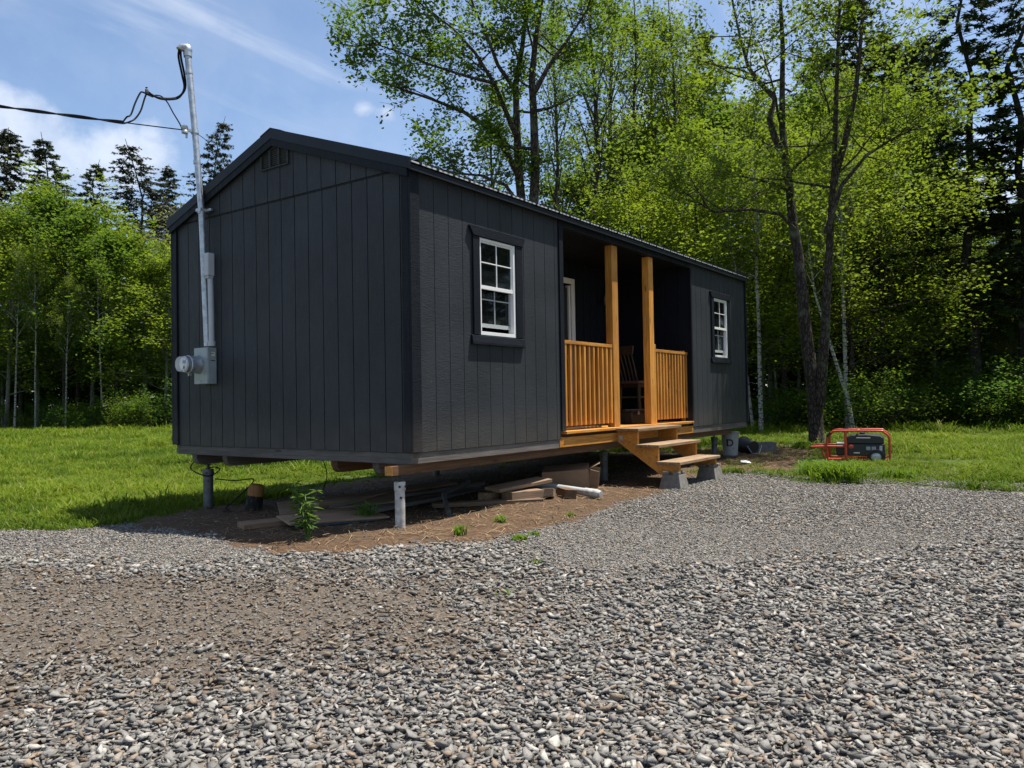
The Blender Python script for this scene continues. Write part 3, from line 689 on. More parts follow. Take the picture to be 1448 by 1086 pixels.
# porch door
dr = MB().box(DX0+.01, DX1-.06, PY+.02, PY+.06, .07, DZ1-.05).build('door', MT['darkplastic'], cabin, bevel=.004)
cs = MB(); cs.box(DX1-.005, DX1+.085, PY-.022, PY-.002, .085, DZ1+.08); cs.box(DX0-.085, DX0+.005, PY-.022, PY-.002, .085, DZ1+.08); cs.box(DX0+.006, DX1-.006, PY-.022, PY-.002, DZ1, DZ1+.08)
cs.box(DX1-.055, DX1-.008, PY-.001, PY+.06, .085, DZ1-.02); cs.build('door_casing', MT['white'], dr, bevel=.003)
MB().lathe([(.0, 0), (.03, .002), (.028, .03), (.012, .05), (.03, .06), (.032, .085), (.0, .1)], (DX1-.12, PY+.02, 1.05), (0, -1, 0)).build('handle', MT['galv'], dr, smooth=True)
lt = MB(); lt.lathe([(.0, 0), (.05, .0), (.05, .02), (.02, .03), (.018, .06)], (5.55, PY, 2.0), (0, -1, 0)); lt.tube([(5.55, PY-.05, 2.0), (5.55, PY-.13, 2.02), (5.55, PY-.14, 1.98)], .012, 8)
lo_ = lt.build('porch_light', MT['darkplastic'], cabin, smooth=True)
MB().lathe([(.03, .0), (.05, .03), (.055, .10), (.045, .15), (.02, .17)], (5.55, PY-.14, 1.87)).build('lamp_shade', MT['lamp'], lo_, smooth=True)
# floor frame: grey rim joists, honey porch fascia and deck
for bx, mt in (((.012, 2.395, .010, .05, -.100, -.002), 'rim'), ((6.195, L-.012, .010, .05, -.100, -.002), 'rim'), ((.012, L-.012, W-.05, W-.01, -.1, -.002), 'rim')):
    MB().box(*bx).build('rim_joist', MT[mt], cabin, bevel=.003)
for x in (.012, L-.052): MB().box(x, x+.04, .051, W-.051, -.102, -.002).build('rim_joist', MT['rimy'], cabin, bevel=.003)
MB().box(2.398, 6.192, .004, .048, -.096, .014).build('porch_fascia', MT['stain'], cabin, bevel=.003)
dk = MB(); y = -.022
for k in range(9): dk.box(2.51 if y < .02 else 2.44, 6.165, y, y+.134, .05, .083); y += .14
dk.build('porch_floor', MT['stain'], cabin, bevel=.003)
MB().box(2.5, 6.17, .05, 1.2, .016, .0495).build('porch_joist', MT['brown'], cabin)
MB().box(.06, L-.06, .06, W-.06, -.06, -.01).build('underfloor', MT['brown'], cabin)
# beams under the floor
def skid(y, w, mat, xa=.10, xb=L-.1, zt=-.103, zb=-.222):
    MB().prism([(xa, zt), (xa, zt-.05), (xa+.025, zb+.02), (xa+.06, zb), (xb-.06, zb), (xb-.02, zb+.03), (xb, zt-.05), (xb, zt)], y, y+w, 'y').build('skid', MT[mat], cabin, bevel=.003)
skid(3.40, .085, 'rim'); skid(2.83, .085, 'rim'); skid(1.08, .085, 'brown'); skid(.52, .085, 'rim')
MB().box(-.20, 7.95, .055, .145, -.185, -.1025).build('side_beam', MT['brown'], cabin, bevel=.003)
MB().box(-.206, -.2005, .057, .143, -.183, -.1045).build('beam_end', MT['stain'], cabin)
# porch posts and railings
for xa, xb in ((3.775, 3.925), (4.835, 4.975)):
    MB().box(xa, xb, .045, .145, .084, 2.394).build('porch_post', MT['stainz'], cabin, bevel=.004)
def railing(xa, xb, n):
    ro = MB().box(xa, xb, .055, .095, 1.085, 1.125).build('railing', MT['stain'], cabin, bevel=.003)
    for z0, z1 in ((1.087, 1.122), (.14, .178)): MB().box(xa, xb, .098, .135, z0, z1).build('rail', MT['stain'], ro, bevel=.003)
    for k in range(n):
        x = xa+.012+(xb-xa-.06)*k/(n-1)
        MB().box(x, x+.036, .060, .0965, .135, 1.083).build('baluster', MT['stainz'], ro, bevel=.002)
    return ro
railing(2.512, 3.772, 12); railing(4.978, 6.148, 12)
MB().box(4.978, 5.03, .05, .10, .084, 1.19).build('porch_post', MT['stainz'], cabin, bevel=.003)
MB().box(6.10, 6.148, .10, .15, .084, 1.15).build('porch_post', MT['stainz'], cabin, bevel=.003)

# ------------------------------------------------------------------ posts the cabin stands on
def pier(x, y, zt, r, mat, label, cap=True):
    z = gz(x, y); t = empty('support_post', (x, y, z-.03), label, 'post', 'posts carrying the cabin')
    h = zt-z+.03
    MB().lathe([(r, 0), (r, h-.09), (r, h-.075)], n=20).build('tube', MT[mat], t, smooth=True)
    c = MB(); c.lathe([(r*1.12, h-.0745), (r*1.14, h-.07), (r*1.14, h-.008), (r*1.08, h)], n=20); c.build('collar', MT[mat], t, smooth=True)
    b = MB(); b.lathe([(.016, h-.001), (.016, h+.05), (.05, h+.0505), (.05, h+.058)], n=10); b.build('jack_screw', MT['darkplastic'], t)
    for a, zz, rr in ((-2.4, h-.04, 1.1), (-1.2, h-.04, 1.1), (-2.2, h-.135, .97)):
        MB().lathe([(.011, 0), (.011, .012)], (r*rr*math.cos(a), r*rr*math.sin(a), zz), (math.cos(a), math.sin(a), 0), 8).build('bolt', MT['darkplastic'], t)
    return t
MT['paintpost'] = simple('chalky_grey_post', (.40, .385, .36), .7, .0, .3, 16, .1)
MT['steelpost'] = simple('dull_steel_post', (.12, .125, .125), .55, .5, .25, 12, .05)
pier(-.07, .10, -.245, .044, 'paintpost', 'chalky white round post under the front corner of the cabin')
pier(.25, 3.41, -.285, .055, 'steelpost', 'dark grey steel post under the back corner beside the lawn')
pier(4.15, .42, -.25, .05, 'steelpost', 'grey post in the shade just left of the wooden steps')
pier(8.05, .40, -.25, .05, 'steelpost', 'shaded post under the far end of the cabin beside the white bucket')
pier(4.2, 3.41, -.285, .055, 'steelpost', 'shaded post under the back middle of the cabin')

# ------------------------------------------------------------------ electric service on the gable
sm = empty('service_mast', (0, 2.9, 1.08), 'tall galvanised steel mast pipe with weatherhead rising above the gable roof', 'mast')
mp = [Vector((-.075, 2.912, 1.08)), Vector((-.09, 2.972, 2.54)), Vector((-.105, 3.06, 3.43)), Vector((-.12, 3.165, 4.33))]
def lc(o, pts): return [Vector(p)-Vector(o) for p in pts]
MO = (0, 2.9, 1.08)
MB().tube(lc(MO, mp), [.033, .033, .0335, .034], 16).build('pipe', MT['galv'], sm, smooth=True)
for t, r in ((.45, .037), (.62, .038), (.93, .039)):
    z = 1.08+(4.33-1.08)*t; q = Vector((-.075-.045*t, 2.912+.06*min(t/.45, 1)+(.0 if t < .45 else (t-.45)*.35), z))
    MB().lathe([(r, -.02), (r, .02)], q-Vector(MO)-Vector((0, .0, 0)), (mp[3]-mp[1]).normalized(), 16).build('coupling', MT['galv'], sm, smooth=True)
hd = MB(); tp = mp[3]-Vector(MO)
hd.lathe([(.044, -.05), (.046, -.01), (.047, .0), (.052, .015), (.052, .045), (.045, .07), (.028, .088), (.0, .094)], tp, (mp[3]-mp[2]).normalized(), 18)
hd.tube([tp+Vector((-.02, 0, .045)), tp+Vector((-.065, .02, .04)), tp+Vector((-.085, .025, .012))], [.045, .04, .034], 12)
hd.build('weatherhead', MT['galv'], sm, smooth=True)
br = MB()
for q in (mp[1]+Vector((0, .004, .02)),): br.box(q.x-.042-MO[0], .0-.024-MO[0]+.01, q.y-.044-MO[1], q.y+.044-MO[1], q.z-.018-MO[2], q.z+.018-MO[2]); br.box(-.06, -.027, q.y-.12-MO[1], q.y-.03-MO[1], q.z-.014-MO[2], q.z+.014-MO[2])
br.build('pipe_strap', MT['galv'], sm, bevel=.004)
cl = MB(); q = mp[2]-Vector(MO); cl.lathe([(.041, -.02), (.041, .02)], q, (0, .1, 1), 14); cl.box(q.x-.12, q.x-.03, q.y-.012, q.y+.012, q.z-.015, q.z+.015)
cl.lathe([(.02, -.045), (.034, -.04), (.034, -.015), (.022, 0), (.034, .015), (.034, .04), (.02, .045)], q+Vector((-.12, 0, -.005)), (0, 0, 1), 12)
cl.lathe([(.012, 0), (.012, .06)], q+Vector((-.1, 0, -.09)), (0, 0, 1), 8)
cl.build('clamp', MT['galv'], sm, smooth=True)
jb = MB(); jb.box(-.17+.06, -.03+.005, -.035, .045, .755, 1.005); jb.prism([(-.03, .755), (.04, .755), (.03, .725), (-.02, .725)], -.105, -.03, 'x')
jb.build('junction_box', MT['pvc'], sm, bevel=.012)
cd = MB(); cd.tube([(-.062, .0, .725), (-.06, -.01, .30), (-.06, -.012, .0)], .030, 14); cd.lathe([(.038, .0), (.038, .055)], (-.06, -.012, 0), (0, 0, 1), 14); cd.build('conduit', MT['pvc'], sm, smooth=True)
for c_ in sm.children:
    if c_.name.startswith(('conduit', 'junction_box')): c_.location = (0, -.035 if c_.name.startswith('conduit') else -.03, 0)

em = empty('electric_meter', (0, 2.965, .67), 'grey electric meter box with round glass meter on the gable wall', 'meter')
bx = MB(); bx.box(-.118, -.012, -.128, .128, .004, .396); bx.box(-.012, -.001, -.09, .09, .03, .37); bo = bx.build('box', MT['meterbox'], em, bevel=.005)
cv = MB(); cv.box(-.123, -.1185, -.118, .118, .008, .392); cv.lathe([(.014, 0), (.014, .01)], (-.118, .0, .035), (-1, 0, 0), 10); cv.build('cover', MT['meterbox'], em, bevel=.002)
st_ = MB(); st_.box(-.075, -.035, -.1305, -.1285, .30, .345); st_.build('sticker', MT['stickers'], bo)
for q in ((-.08, -.03, -.1305, -.1285, .25, .258), (-.075, -.05, -.1312, -.1306, .325, .333)): MB().box(*q).build('label_print', MT['darkplastic'], bo)
MB().lathe([(.02, 0), (.022, .003), (.02, .004)], (-.055, -.1282, .07), (0, -1, 0), 16).build('knockout', MT['meterbox'], bo)
mt_ = MB(); mt_.lathe([(.098, 0), (.1, .012), (.094, .03), (.090, .07), (.088, .1)], (-.1235, .035, .215), (-1, 0, 0), 28)
mt_.build('socket_ring', MT['galv'], em, smooth=True)
mr = MB(); mr.lathe([(.085, .10), (.094, .103), (.096, .125), (.088, .13), (.086, .17)], (-.1235, .035, .215), (-1, 0, 0), 28); mr.box(-.245, -.21, .028, .042, .09, .13); mr.build('meter_ring', MT['galv'], em, smooth=True)
gl = MB(); gl.lathe([(.084, .165), (.084, .21), (.078, .226), (.02, .23), (.0, .23)], (-.1235, .035, .215), (-1, 0, 0), 28); gl.build('glass_cover', MT['meterglass'], em, smooth=True)
fc = MB(); fc.lathe([(.07, .171), (.07, .176)], (-.1235, .035, .215), (-1, 0, 0), 24); fo = fc.build('dial', MT['white'], em)
dd = MB(); dd.box(-.3012, -.2998, -.005, .06, .225, .255); dd.box(-.3012, -.2998, .01, .045, .165, .195); dd.build('display', MT['darkplastic'], fo)

# overhead cable: bare neutral with two black conductors wound round it, tails looping to the weatherhead
oc = empty('overhead_cable', (-.225, 3.06, 3.43), 'black twisted overhead power cable running from the mast out to the left', 'cable')
O = Vector(oc.location); A = Vector((-.225, 3.06, 3.42)); B = at(-1500, -160, 17)
pts = [A.lerp(B, t) + Vector((0, 0, -.55*4*t*(1-t)*.9)) for t in np.linspace(0, 1, 140)]
pts = [q for q in pts]
def P2px(p):
    d = Vector(p)-CAM; z = d.dot(F_); return 724+FPX*d.dot(RT)/z, 543-FPX*d.dot(UP)/z
def helix(pts, r, turns, ph):
    out = []; n = len(pts)
    for i, p in enumerate(pts):
        a = ph+turns*math.tau*i/n; out.append(p+Vector((0, 0, 1))*r*math.cos(a)+Vector((.6, -.8, 0))*r*math.sin(a))
    return out
dense = []
for a, b in zip(pts[:-1], pts[1:]): dense += [a.lerp(b, k/4) for k in range(4)]
MB().tube([p-O for p in dense], .0065, 5).build('neutral_wire', MT['cable'], oc, smooth=True)
i0 = 18
tails = [[(-.859, 3.2, 3.40), (-.79, 3.2, 3.43), (-.745, 3.2, 3.47), (-.70, 3.2, 3.60), (-.65, 3.2, 3.715), (-.62, 3.2, 3.745), (-.56, 3.2, 3.735), (-.50, 3.2, 3.73)],
         [(-.857, 3.2, 3.38), (-.76, 3.2, 3.39), (-.70, 3.2, 3.44), (-.64, 3.2, 3.54), (-.60, 3.2, 3.67), (-.57, 3.2, 3.76)]]
ic = min(range(len(dense)), key=lambda i: abs(P2px(dense[i])[0]-172))
for k in (0, 1):
    hp = helix(dense[ic:], .012, 26, k*math.pi)
    MB().tube([p-O for p in hp], .0095, 6).build('conductor', MT['cable'], oc, smooth=True)
    tl = [Vector(p) for p in tails[k]]; tl[0] = hp[0]
    # smooth the tail
    sm_ = []
    for i in range(len(tl)-1):
        p0, p1, p2, p3 = tl[max(i-1, 0)], tl[i], tl[i+1], tl[min(i+2, len(tl)-1)]
        for t in np.linspace(0, 1, 6, endpoint=False):
            sm_.append(.5*((2*p1)+(p2-p0)*t+(2*p0-5*p1+4*p2-p3)*t*t+(3*p1-p0-3*p2+p3)*t**3))
    sm_.append(tl[-1]); MB().tube([p-O for p in sm_], .009, 7).build('tail', MT['cable'], oc, smooth=True)
def spl(P, n=7):
    P = [Vector(p) for p in P]; o = []
    for i in range(len(P)-1):
        p0, p1, p2, p3 = P[max(i-1, 0)], P[i], P[i+1], P[min(i+2, len(P)-1)]
        for t in np.linspace(0, 1, n, endpoint=False): o.append(.5*((2*p1)+(p2-p0)*t+(2*p0-5*p1+4*p2-p3)*t*t+(3*p1-p0-3*p2+p3)*t**3))
    return o+[P[-1]]
for k, (dx, dz) in enumerate(((0, 0), (.03, .008))):
    P = [(-.20+dx*.5, 3.19, 4.35), (-.205+dx, 3.2, 4.26), (-.165+dx, 3.2, 4.08), (-.14+dx*.4, 3.2, 3.94), (-.20, 3.2, 3.82+dz), (-.30, 3.2, 3.765+dz), (-.42, 3.2, 3.735+dz), (-.50, 3.2, 3.745), (-.56, 3.2, 3.76+dz)]
    MB().tube([p-O for p in spl(P)], .0115, 8).build('tail', MT['cable'], oc, smooth=True)
P = [(-.48, 3.2, 3.755), (-.41, 3.2, 3.765), (-.34, 3.2, 3.72), (-.27, 3.2, 3.62), (-.21, 3.18, 3.52), (-.20, 3.15, 3.45)]
MB().tube([p-O for p in spl(P)], .007, 7).build('tail', MT['cable'], oc, smooth=True)
MB().lathe([(.018, -.02), (.02, 0), (.016, .03), (.006, .045), (.014, .055), (.0, .06)], Vector((-.57, 3.2, 3.755))-O, (0, .1, 1), 10).build('connector', MT['darkplastic'], oc)
P = [(-.06, 3.07, 3.42), (-.02, 2.95, 3.32), (.0, 2.90, 3.2), (.02, 2.87, 3.13)]
MB().tube([p-O for p in spl(P)], .004, 6).build('tail', MT['cable'], oc)
# ------------------------------------------------------------------ steps and their blocks
TX0, TX1 = 3.68, 4.95
steps = empty('wooden_steps', (TX0, -.85, -.48), 'three-tread wooden steps climbing to the porch between its two posts', 'steps')
SO = Vector(steps.location)
def sbox(mb, x0, x1, y0, y1, z0, z1): return mb.box(x0-SO.x, x1-SO.x, y0-SO.y, y1-SO.y, z0-SO.z, z1-SO.z)
for y0, y1, z in ((-.335, -.024, .070), (-.605, -.30, -.125), (-.872, -.565, -.325)):
    ym = (y0+y1)/2
    for a, b in ((y0, ym-.002), (ym+.002, y1)):
        sbox(MB(), TX0-.02, TX1+.02, a, b, z-.036, z).build('tread', MT['tread'], steps, bevel=.004)
for x in (TX0+.03, TX1-.075):
    pr = [(-.024, .033), (-.30, .033), (-.30, -.162), (-.57, -.162), (-.57, -.362), (-.84, -.362), (-.84, -.47), (-.60, -.49), (-.024, -.10)]
    MB().prism([(y-SO.y, z-SO.z) for y, z in pr], x-SO.x, x+.042-SO.x, 'x').build('stringer', MT['stain'], steps, bevel=.003)
MB().add([Vector(p)-SO for p in ((TX0+.028, -.05, -.02), (TX0+.028, -.10, -.02), (TX0+.028, -.10, -.085), (TX0+.028, -.05, -.085), (TX0+.024, -.05, -.02), (TX0+.024, -.10, -.02), (TX0+.024, -.10, -.085), (TX0+.024, -.05, -.085))],
         [(0, 1, 2, 3), (7, 6, 5, 4), (0, 4, 5, 1), (1, 5, 6, 2), (2, 6, 7, 3), (3, 7, 4, 0)]).build('bracket', MT['galv'], steps)
def deck_block(x, y, rz, label):
    z = gz(x, y)-.03; t = MB()
    h = -.475-z; a, b = .145, .105
    t.add([(-a, -a, 0), (a, -a, 0), (a, a, 0), (-a, a, 0), (-b, -b, h), (b, -b, h), (b, b, h), (-b, b, h)], [(3, 2, 1, 0), (4, 5, 6, 7), (0, 1, 5, 4), (1, 2, 6, 5), (2, 3, 7, 6), (3, 0, 4, 7)])
    for k, s in ((0, 1), (0, -1)): t.box(-b*.98, -.03, *sorted((s*.028, s*b*.98)), h, h+.038)
    for s in (1, -1): t.box(.03, b*.98, *sorted((s*.028, s*b*.98)), h, h+.038)
    o = t.build('deck_block', MT['concrete'], bevel=.006); o.location = (x, y, z); o.rotation_euler.z = rz
    return tag(o, label, 'concrete block', 'concrete blocks under the steps')
deck_block(TX0+.05, -.76, .04, 'tapered concrete block under the near left end of the bottom step')
deck_block(TX1-.03, -.74, -.03, 'tapered concrete block under the far right end of the bottom step')

# ------------------------------------------------------------------ on the porch
ch = empty('wooden_chair', (5.62, .62, .084), 'tall wooden slat-back chair standing on the shaded porch', 'chair', rz=R_(-20))
for x, y in ((-.18, -.19), (.20, -.19), (-.18, .19), (.20, .19)):
    MB().bar((x*1.12, y*1.1, 0), (x, y, .575), .036, .036, (0, 1, 0)).build('leg', MT['chairwood'], ch, bevel=.003)
MB().box(-.23, .25, -.235, .235, .577, .612).build('seat', MT['oldwood'], ch, bevel=.008)
MB().box(-.19, .21, -.20, .20, .52, .5765).build('apron', MT['chairwood'], ch, bevel=.003)
for z, x in ((.36, 0), ): 
    for y in (-.2, .2): MB().box(-.18, .2, y-.012, y+.012, z, z+.03).build('stretcher', MT['chairwood'], ch)
    MB().box(.195, .22, -.185, .185, z-.05, z-.02).build('stretcher', MT['chairwood'], ch)
bk = MB().bar((-.32, -.235, 1.06), (-.32, .235, 1.06), .025, .13, (0.15, 0, 1)).build('backrest', MT['chairwood'], ch, bevel=.006)
for y in (-.19, -.115, -.04, .04, .115, .19):
    MB().tube([(-.20, y, .613), (-.255, y*1.02, .80), (-.318, y*1.05, .995)], .0105, 8).build('slat', MT['chairwood'], bk)
tb = empty('storage_tote', (5.05, .50, .0835), 'low black storage box on the porch floor in front of the chair', 'box', rz=.06)
MB().prism([(-.30, 0), (.30, 0), (.33, .17), (-.33, .17)], -.19, .19, 'y').build('tub', MT['darkplastic'], tb, bevel=.01)
MB().box(-.35, .35, -.215, .215, .171, .20).build('lid', MT['darkplastic'], tb, bevel=.008)
for x in (-.15, .15): MB().box(x-.03, x+.03, -.224, -.2155, .13, .185).build('latch', MT['galv'], tb, bevel=.002)
o = MB().box(-.62, .62, -.045, .045, 0, .022).build('loose_board', MT['tread'], bevel=.003); o.location = (3.05, .19, .0845); o.rotation_euler.z = .05
tag(o, 'loose pale board lying on the porch floor behind the left railing', 'board')

# ------------------------------------------------------------------ things lying under and beside the cabin
def place(o, x, y, rz=0, dz=0, rx=0, ry=0): o.location = (x, y, gz(x, y)+dz); o.rotation_euler = (rx, ry, rz); return o
def boards(name, dims, mat, x, y, rz, dz, label, cat, group=None, rx=0, ry=0):
    a, b, c = dims; o = MB().box(-a/2, a/2, -b/2, b/2, 0, c).build(name, MT[mat], bevel=.003)
    return tag(place(o, x, y, rz, dz, rx, ry), label, cat, group)
boards('foam_sheet', (.80, .52, .025), 'blue', .04, 1.06, -.50, .0, 'blue foam sheet at the bottom of the board pile by the weeds', 'foam sheet')
boards('plywood_sheet', (.92, .60, .018), 'ply', .0, 1.04, -.47, .032, 'brown plywood sheet lying directly on the blue foam sheet', 'board', 'sheets piled under the cabin', ry=.01)
boards('plywood_sheet', (1.25, .66, .02), 'oldwood', .62, 1.62, -.62, .075, 'broad tan board tilted on top of the pile behind the blue foam', 'board', 'sheets piled under the cabin', rx=.07, ry=-.06)
boards('plywood_sheet', (.5, .22, .05), 'oldwood', -.42, 1.45, -.35, .0, 'small brown board end sticking out left of the weeds', 'board', 'sheets piled under the cabin')
for i, (x, y, rz, dz, ln, mt, lab) in enumerate(((1.35, 1.35, .03, .0, 2.6, 'oldwood', 'lowest long plank in the dark stack behind the near post'), (1.5, 1.42, -.05, .042, 2.4, 'rim', 'middle long grey plank in the dark stack behind the near post'), (1.25, 1.50, .02, .084, 2.2, 'oldwood', 'topmost long plank in the dark stack behind the near post'), (1.4, 1.05, .07, .0, 1.9, 'rim', 'single long plank lying in front of the dark plank stack'))):
    boards('plank', (ln, .14, .038), mt, x, y, rz, dz, lab, 'plank', 'long planks stacked under the cabin')
o = MB().tube([(0, 0, .02), (.42, .42, .13), (1.25, .75, .17)], .024, 12).build('grey_pipe', MT['steelpost'], smooth=True); place(o, .72, .22); tag(o, 'long grey pipe slanting up from the soil beyond the near post', 'pipe')
boards('plank', (1.15, .14, .04), 'oldwood', 1.42, .28, -.72, .0, 'loose brown plank lying slantwise just inside the shadow edge', 'plank')
# scrap wood heap
for i, (d, mt, x, y, rz, dz, rx, ry, lab) in enumerate((
    ((.50, .15, .09), 'oldwood', 1.75, .42, .1, 0, 0, 0, 'thick square timber offcut at the left of the scrap heap'),
    ((.42, .20, .10), 'oldwood', 1.80, .10, -.35, 0, 0, 0, 'squarish brown timber block at the front of the scrap heap'),
    ((.75, .25, .035), 'ply', 1.9, .22, -.25, .125, .05, -.07, 'wide wavy tan board lying on top of the scrap heap'),
    ((.35, .12, .09), 'tread', 2.12, -.02, .5, .0, 0, .15, 'short pale offcut beside the white roll'),
    ((.26, .14, .09), 'brown', 2.25, -.16, .9, .0, .1, 0, 'dark brown offcut under the white roll'),
    ((.9, .1, .04), 'oldwood', 2.2, .55, .12, .03, 0, -.03, 'long thin strip of wood behind the scrap heap'))):
    boards('wood_offcut', d, mt, x, y, rz, dz, lab, 'wood scrap', 'scrap timber under the cabin', rx, ry)
rl = empty('plastic_roll', (2.42, -.38, gz(2.42, -.38)), 'white plastic roll with a grey wrapped end lying on the straw', 'roll')
MB().tube([(.12, .95, .10), (.06, .4, .075), (.0, .08, .06)], [.036, .038, .040], 14).build('tube', MT['whitepl'], rl, smooth=True)
MB().tube([(-.0005, .0795, .06), (-.03, -.08, .052), (-.04, -.14, .05)], [.046, .047, .034], 14).build('wrapped_end', MT['paintpost'], rl, smooth=True)
cb = empty('cardboard_box', (3.22, .42, gz(3.22, .42)), 'open brown cardboard box lying tilted under the porch', 'box', rz=R_(-62))
bx = MB(); t = .008; a, b, h = .28, .21, .23
mrot = Euler((R_(6), R_(-4), 0)).to_matrix().to_4x4()
for q in ((-a, a, -b, -b+t, 0, h), (-a, a, b-t, b, 0, h), (-a, -a+t, -b+t, b-t, 0, h), (-a+t, a-t, -b+t, b-t, 0, t), (-a+t, a-t, -b+t, b-t, h-t, h)): bx.box(*q, mrot)
bx.build('box_body', MT['card'], cb)
for (y0, z0, y1, z1) in ((-b, 0, -b-.10, -.02), (b, 0, b+.09, .16)):
    MB().bar((a, y0, .12), (a+.11, y0+(-.10 if y0 < 0 else .09), .10), t, h*.9).build('flap', MT['card'], cb)
MB().bar((a, 0, h), (a+.12, 0, h+.06), 2*b*.95, t).build('flap', MT['card'], cb)
bk = empty('white_bucket', (8.55, .30, gz(8.55, .30)), 'white plastic bucket with a black letter D under the far end of the cabin', 'bucket', rz=0)
MB().lathe([(.125, 0), (.150, .36), (.158, .362), (.158, .38)], n=28).build('pail', MT['whitepl'], bk, smooth=True)
MB().lathe([(.16, .381), (.163, .385), (.163, .41), (.155, .415), (.02, .416)], n=28).build('lid', MT['whitepl'], bk, smooth=True)
cu = bpy.data.curves.new('letter', 'FONT'); cu.body = 'D'; cu.size = .17; cu.align_x = 'CENTER'; cu.extrude = .004; cu.offset = .004
tmp = bpy.data.objects.new('letter', cu); COL.objects.link(tmp)
dg = bpy.context.evaluated_depsgraph_get(); me = bpy.data.meshes.new_from_object(tmp.evaluated_get(dg)); bpy.data.objects.remove(tmp)
face_a = math.atan2(CAM.y-.30, CAM.x-8.55)
fd = Vector((math.cos(face_a), math.sin(face_a), 0))
me.materials.clear(); me.materials.append(MT['darkplastic'])
for v in me.vertices:                               # wrap the print round the pail
    x, z, d = v.co.x, v.co.y+.17, .1385+.07*(v.co.y+.17-.17)+v.co.z+.001
    a2 = face_a + x/.14 - .04
    v.co = (d*math.cos(a2), d*math.sin(a2), z)
o = bpy.data.objects.new('printed_letter', me); COL.objects.link(o); o.parent = bk
dt = MB()
for aa, zz, rr in ((-.42, .23, .012), (.42, .13, .008)): dt.lathe([(rr, 0), (rr, .002)], (.1375*math.cos(face_a+aa)+.001, .1375*math.sin(face_a+aa), zz), (math.cos(face_a+aa), math.sin(face_a+aa), .07), 10)
dt.build('printed_dot', MT['darkplastic'], bk)
db = empty('black_bucket', (9.02, .18, gz(9.02, .18)), 'black plastic bucket tipped over beside the white bucket', 'bucket', rz=-.5)
MB().lathe([(.11, 0), (.15, .30), (.158, .302), (.158, .32), (.142, .32), (.11, .02)], (0, -.2, .13), (.12, 1, .1), 24).build('pail', MT['darkplastic'], db, smooth=True)
MB().tube([(-.15, -.2, .16), (-.1, -.26, .03), (.05, -.28, .02), (.17, -.22, .16)], .004, 6).build('handle', MT['galv'], db)
cbk = empty('cinder_block', (9.42, -.02, gz(9.42, -.02)-.01), 'grey cinder block standing on the grass edge right of the buckets', 'concrete block', rz=R_(-58))
x = MB()
for q in ((-.2, -.16, -.1, .1), (-.02, .02, -.1, .1), (.16, .2, -.1, .1)): x.box(*q, 0, .2)
for q in ((-.16, -.02, -.1, -.065), (-.16, -.02, .065, .1), (.02, .16, -.1, -.065), (.02, .16, .065, .1)): x.box(*q, .001, .199)
x.build('block', MT['concrete'], cbk, bevel=.003)
o = MB().add([(-.11, -.08, 0), (.10, -.07, .01), (.12, .07, .03), (-.09, .08, .012), (0, 0, .035)], [(0, 1, 4), (1, 2, 4), (2, 3, 4), (3, 0, 4)]).build('paper_scrap', MT['white'])
o.modifiers.new('thickness', 'SOLIDIFY').thickness = .002
tag(place(o, 7.25, -.42, .4, .012), 'scrap of white paper on the ground near the bottom step', 'paper')
boards('dark_tarp', (1.5, .7, .02), 'darkplastic', 7.6, .45, -.05, .004, 'flat black plastic sheet on the soil in front of the white bucket', 'plastic sheet')
ds = empty('cut_log', (.42, 2.82, gz(.42, 2.82)), 'upright cut log with orange sawn wood at its top, behind the left steel post', 'log', rz=.4)
MB().lathe([(.10, -.03), (.092, .1), (.086, .15)], (0, 0, 0), (.1, -.12, 1), 14).build('bark', MT['barkdark'], ds, smooth=True)
MB().lathe([(.086, .151), (.088, .22), (.075, .27), (.05, .285), (.0, .28)], (0, 0, 0), (.1, -.12, 1), 14).build('sawn_top', MT['orangewood'], ds, smooth=True)
o = MB().tube(spl([(.17, 3.47, -.15), (.10, 3.52, -.27), (.20, 3.35, -.36), (.32, 3.30, -.30), (.34, 3.42, -.27), (.2, 3.47, -.3)]), .007, 6).build('black_wire', MT['cable'])
tag(o, 'black wire looped round the top of the left steel post', 'wire')
o = MB().tube(spl([(.30, 3.35, -.40), (.35, 3.05, -.41), (.44, 2.83, -.40), (.33, 2.95, -.58), (.2, 3.0, -.70), (.25, 2.9, -.745), (.1, 2.92, -.72)]), .007, 6).build('black_wire', MT['cable'])
tag(o, 'black wire running from the left steel post over the cut log to the soil', 'wire')
o = MB().tube(spl([(1.6, 3.2, -.16), (1.68, 3.1, -.3), (1.75, 3.12, -.5), (1.7, 3.16, -.70)]), .006, 6).build('black_wire', MT['cable'])
tag(o, 'thin wire hanging from the floor in front of the sunlit grass', 'wire')

# ------------------------------------------------------------------ generator
GP0 = on_ground(1212, 12.2); gx0, gy0 = GP0.x, GP0.y
gen = empty('portable_generator', (gx0, gy0, gz(gx0, gy0)-.015), 'portable generator in a red tube frame standing in the grass near the tree', 'generator', rz=R_(100)); gen.scale = (1.08, 1.1, .92)
